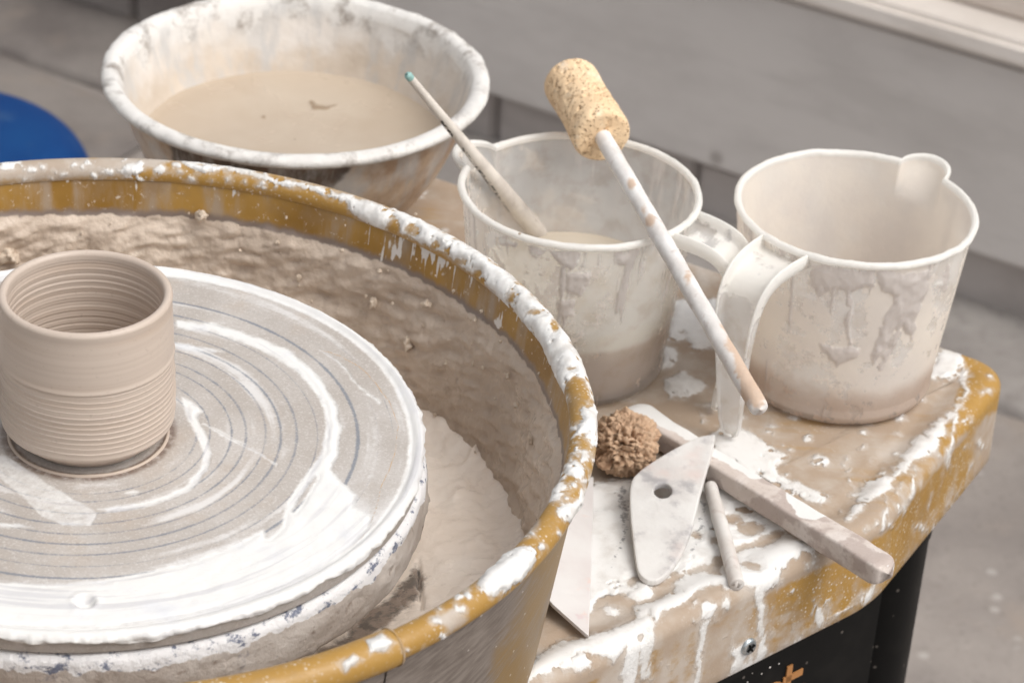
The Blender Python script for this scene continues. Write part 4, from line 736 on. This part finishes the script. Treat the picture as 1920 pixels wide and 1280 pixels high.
ws = mesh_obj('wooden_stick', V, F, t.done(t.pbr(c, .6, t.bump(t.noise(200, 5), .0007, .6))), None, {'slip': sl}, origin=tuple((p0+p1)/2-[0, 0, .014])); tag(ws, 'long square-edged wooden stick jutting over the table edge', 'wooden stick')
# wooden rib with a hole, leaning on the stick
def rz(y): return .0042+(.0205-.0042)*np.clip((1090-y)/(1090-812), 0, 1)
ol = smooth_path([(1342, 813), (1313, 816), (1281, 831), (1240, 854), (1199, 881), (1181, 902), (1181, 954), (1188, 1017), (1194, 1062), (1200, 1078), (1217, 1089), (1240, 1086), (1263, 1062), (1285, 1026), (1301, 981), (1313, 926), (1326, 881), (1338, 840), (1342, 813)], 84, 2)[:-1]
O3 = [un(p, rz(p[1])) for p in ol]; H3 = [un((1243+17*math.cos(a), 919-14*math.sin(a)), rz(919-14*math.sin(a))) for a in np.linspace(0, 2*math.pi, 24, endpoint=False)]
V, F = plate(O3, -.0036, .0011, H3)
V[:, 2] += 0; rib = mesh_obj('wooden_rib', V, F, tool_mat('slip_covered_rib', lin(236, 233, 229, .8), lin(220, 215, 211, .8), lin(166, 162, 164, .8), 60, .52, .70, .75), None, smooth=False, origin=tuple(un((1240, 1000), .0))); tag(rib, 'flat slip-covered wooden rib with a round hole, leaning on the wooden stick', 'rib')
# pointed flat scraper beside the pan
def bz(p): return .0045+.006*np.clip((1110-p[0])/90, 0, 1)
ol = [(1113, 893), (1112, 960), (1109, 1060), (1104, 1192), (1068, 1160), (1030, 1126), (1018, 1100), (1026, 1020), (1056, 930), (1080, 895)]
V, F = plate([un(p, bz(p)) for p in resample(ol+ol[:1], 60)[:-1]], -.0024, .0006)
t = NT('pinkish_scraper'); c = t.mix(t.rng(t.noise(30, 4), .35, .7), lin(236, 232, 229, .8), lin(226, 218, 215, .8)); c = t.mix(t.rng(t.noise(34, 4, .6, None, .6), .58, .70, 0, .6), c, lin(226, 190, 176, .9)); c = t.mix(t.rng(t.noise(60, 3, .5), .68, .74, 0, .5), c, lin(200, 176, 178)); 
bl = mesh_obj('scraper', V, F, t.done(t.pbr(c, .4, t.bump(t.noise(120, 4), .0006, .5))), None, smooth=False, origin=tuple(un((1090, 1050), .0))); tag(bl, 'pointed white scraper with pinkish stains, tucked beside the splash pan', 'scraper')
# short dowel
a0, a1_ = un((1331, 908), .0062), un((1382, 1096), .0050); path = [a0+(a1_-a0)*q for q in np.r_[0, .004, .015, np.linspace(.03, .985, 50), .996, 1, 1.0, .99]]; rad = np.r_[.0012, .0026, .0034, np.linspace(.0037, .0041, 50), .0038, .0034, .002, .0018]
V, F = sweep(path, rad, 22); V += .0005*fbm(V, 110, 3)[:, None]; dw = mesh_obj('wooden_dowel', V, F, tool_mat('white_dowel', lin(238, 234, 229, .8), lin(222, 214, 207, .8), lin(198, 186, 178, .9), 110, .58, .7, .6), None, origin=tuple((a0+a1_)/2-[0, 0, .005])); tag(dw, 'short round white dowel lying between the rib and the wooden stick', 'dowel')
# brown crumbly sponge
bc = un((1174, 832), .0165); bm = bmesh.new(); bmesh.ops.create_icosphere(bm, subdivisions=6, radius=1); V = np.array([v.co[:] for v in bm.verts]); bm.verts.index_update(); F = np.array([[v.index for v in f.verts] for f in bm.faces]); bm.free()
d0 = V.copy(); wrp = d0+.35*np.stack([fbm(d0, 2.2, 3, off=o_) for o_ in (1, 5, 9)], 1)
r1, r2, r3 = (np.abs(fbm(wrp*[1, 1, 1.5], q_, 2, off=o_)) for q_, o_ in ((3.2, 2), (6.5, 6), (13, 3)))
V = d0*(.93+.6*fbm(d0, 1.3, 3)+.75*np.minimum(r1, .16)+.75*np.minimum(r2, .12)+.5*np.minimum(r3, .1)-.9*np.maximum(fbm(d0, 3.6, 3, off=12)-.13, 0)-2.6*np.maximum(fbm(d0, 7.5, 2, off=15)-.13, 0)-2.2*np.maximum(fbm(d0, 13, 2, off=18)-.15, 0))[:, None]
V[:, 2] = np.maximum(V[:, 2], -.86+.05*fbm(d0, 5, 2))
V = V*np.array([.0168, .0165, .0158])+bc
t = NT('brown_sponge'); c = t.mix(t.rng(t.noise(120, 5), .35, .7), lin(226, 192, 160), lin(206, 168, 136)); c = t.mix(t.rng(t.noise(330, 4), .58, .72, 0, .6), c, lin(150, 108, 78)); c = t.mix(t.rng(t.noise(55, 4), .62, .72, 0, .5), c, lin(216, 190, 160))
ns_ = mesh_obj('natural_sponge', V, F, t.done(t.pbr(c, .9, t.bump(t.noise(260, 6, .7), .003, 1.))), None, origin=(bc[0], bc[1], 0)); tag(ns_, 'small crumbly brown natural sponge between the splash pan and the rib', 'sponge')

# ================================================================== BLUE TUB on the ground behind
bt = un((-118, 330), -.30); tb = thing('plastic_tub', (bt[0], bt[1], G), 'blue plastic tub standing upturned on the ground behind the pan', 'tub')
t = NT('blue_plastic'); c = t.mix(t.rng(t.noise(9, 4), .35, .7), lin(0, 50, 106), lin(6, 62, 116)); c = t.mix(t.rng(t.noise(30, 4), .58, .75, 0, .3), c, lin(60, 90, 124)); bl_ = t.done(t.pbr(c, .6, spec=.2))
prof = [(.150, 0), (.152, .004), (.146, .008)]+[(.145-.012*k/20, .008+.18*k/20) for k in range(21)]+[(.133-.045*(1-math.cos(a)), .188+.05*math.sin(a)) for a in np.linspace(.1, 1.57, 12)]+[(.06, .2395), (.0001, .241)]
V, F, *_ = lathe(prof, 96, (bt[0], bt[1], G)); mesh_obj('shell', V, F, bl_, tb)
V, F, *_ = lathe([(.1445, .012), (.150, .013), (.150, .022), (.1438, .023)], 96, (bt[0], bt[1], G)); mesh_obj('band', V, F, bl_, tb)
for o in bpy.data.objects:
    for k in ('_loc', '_org'):
        if k in o: del o[k]
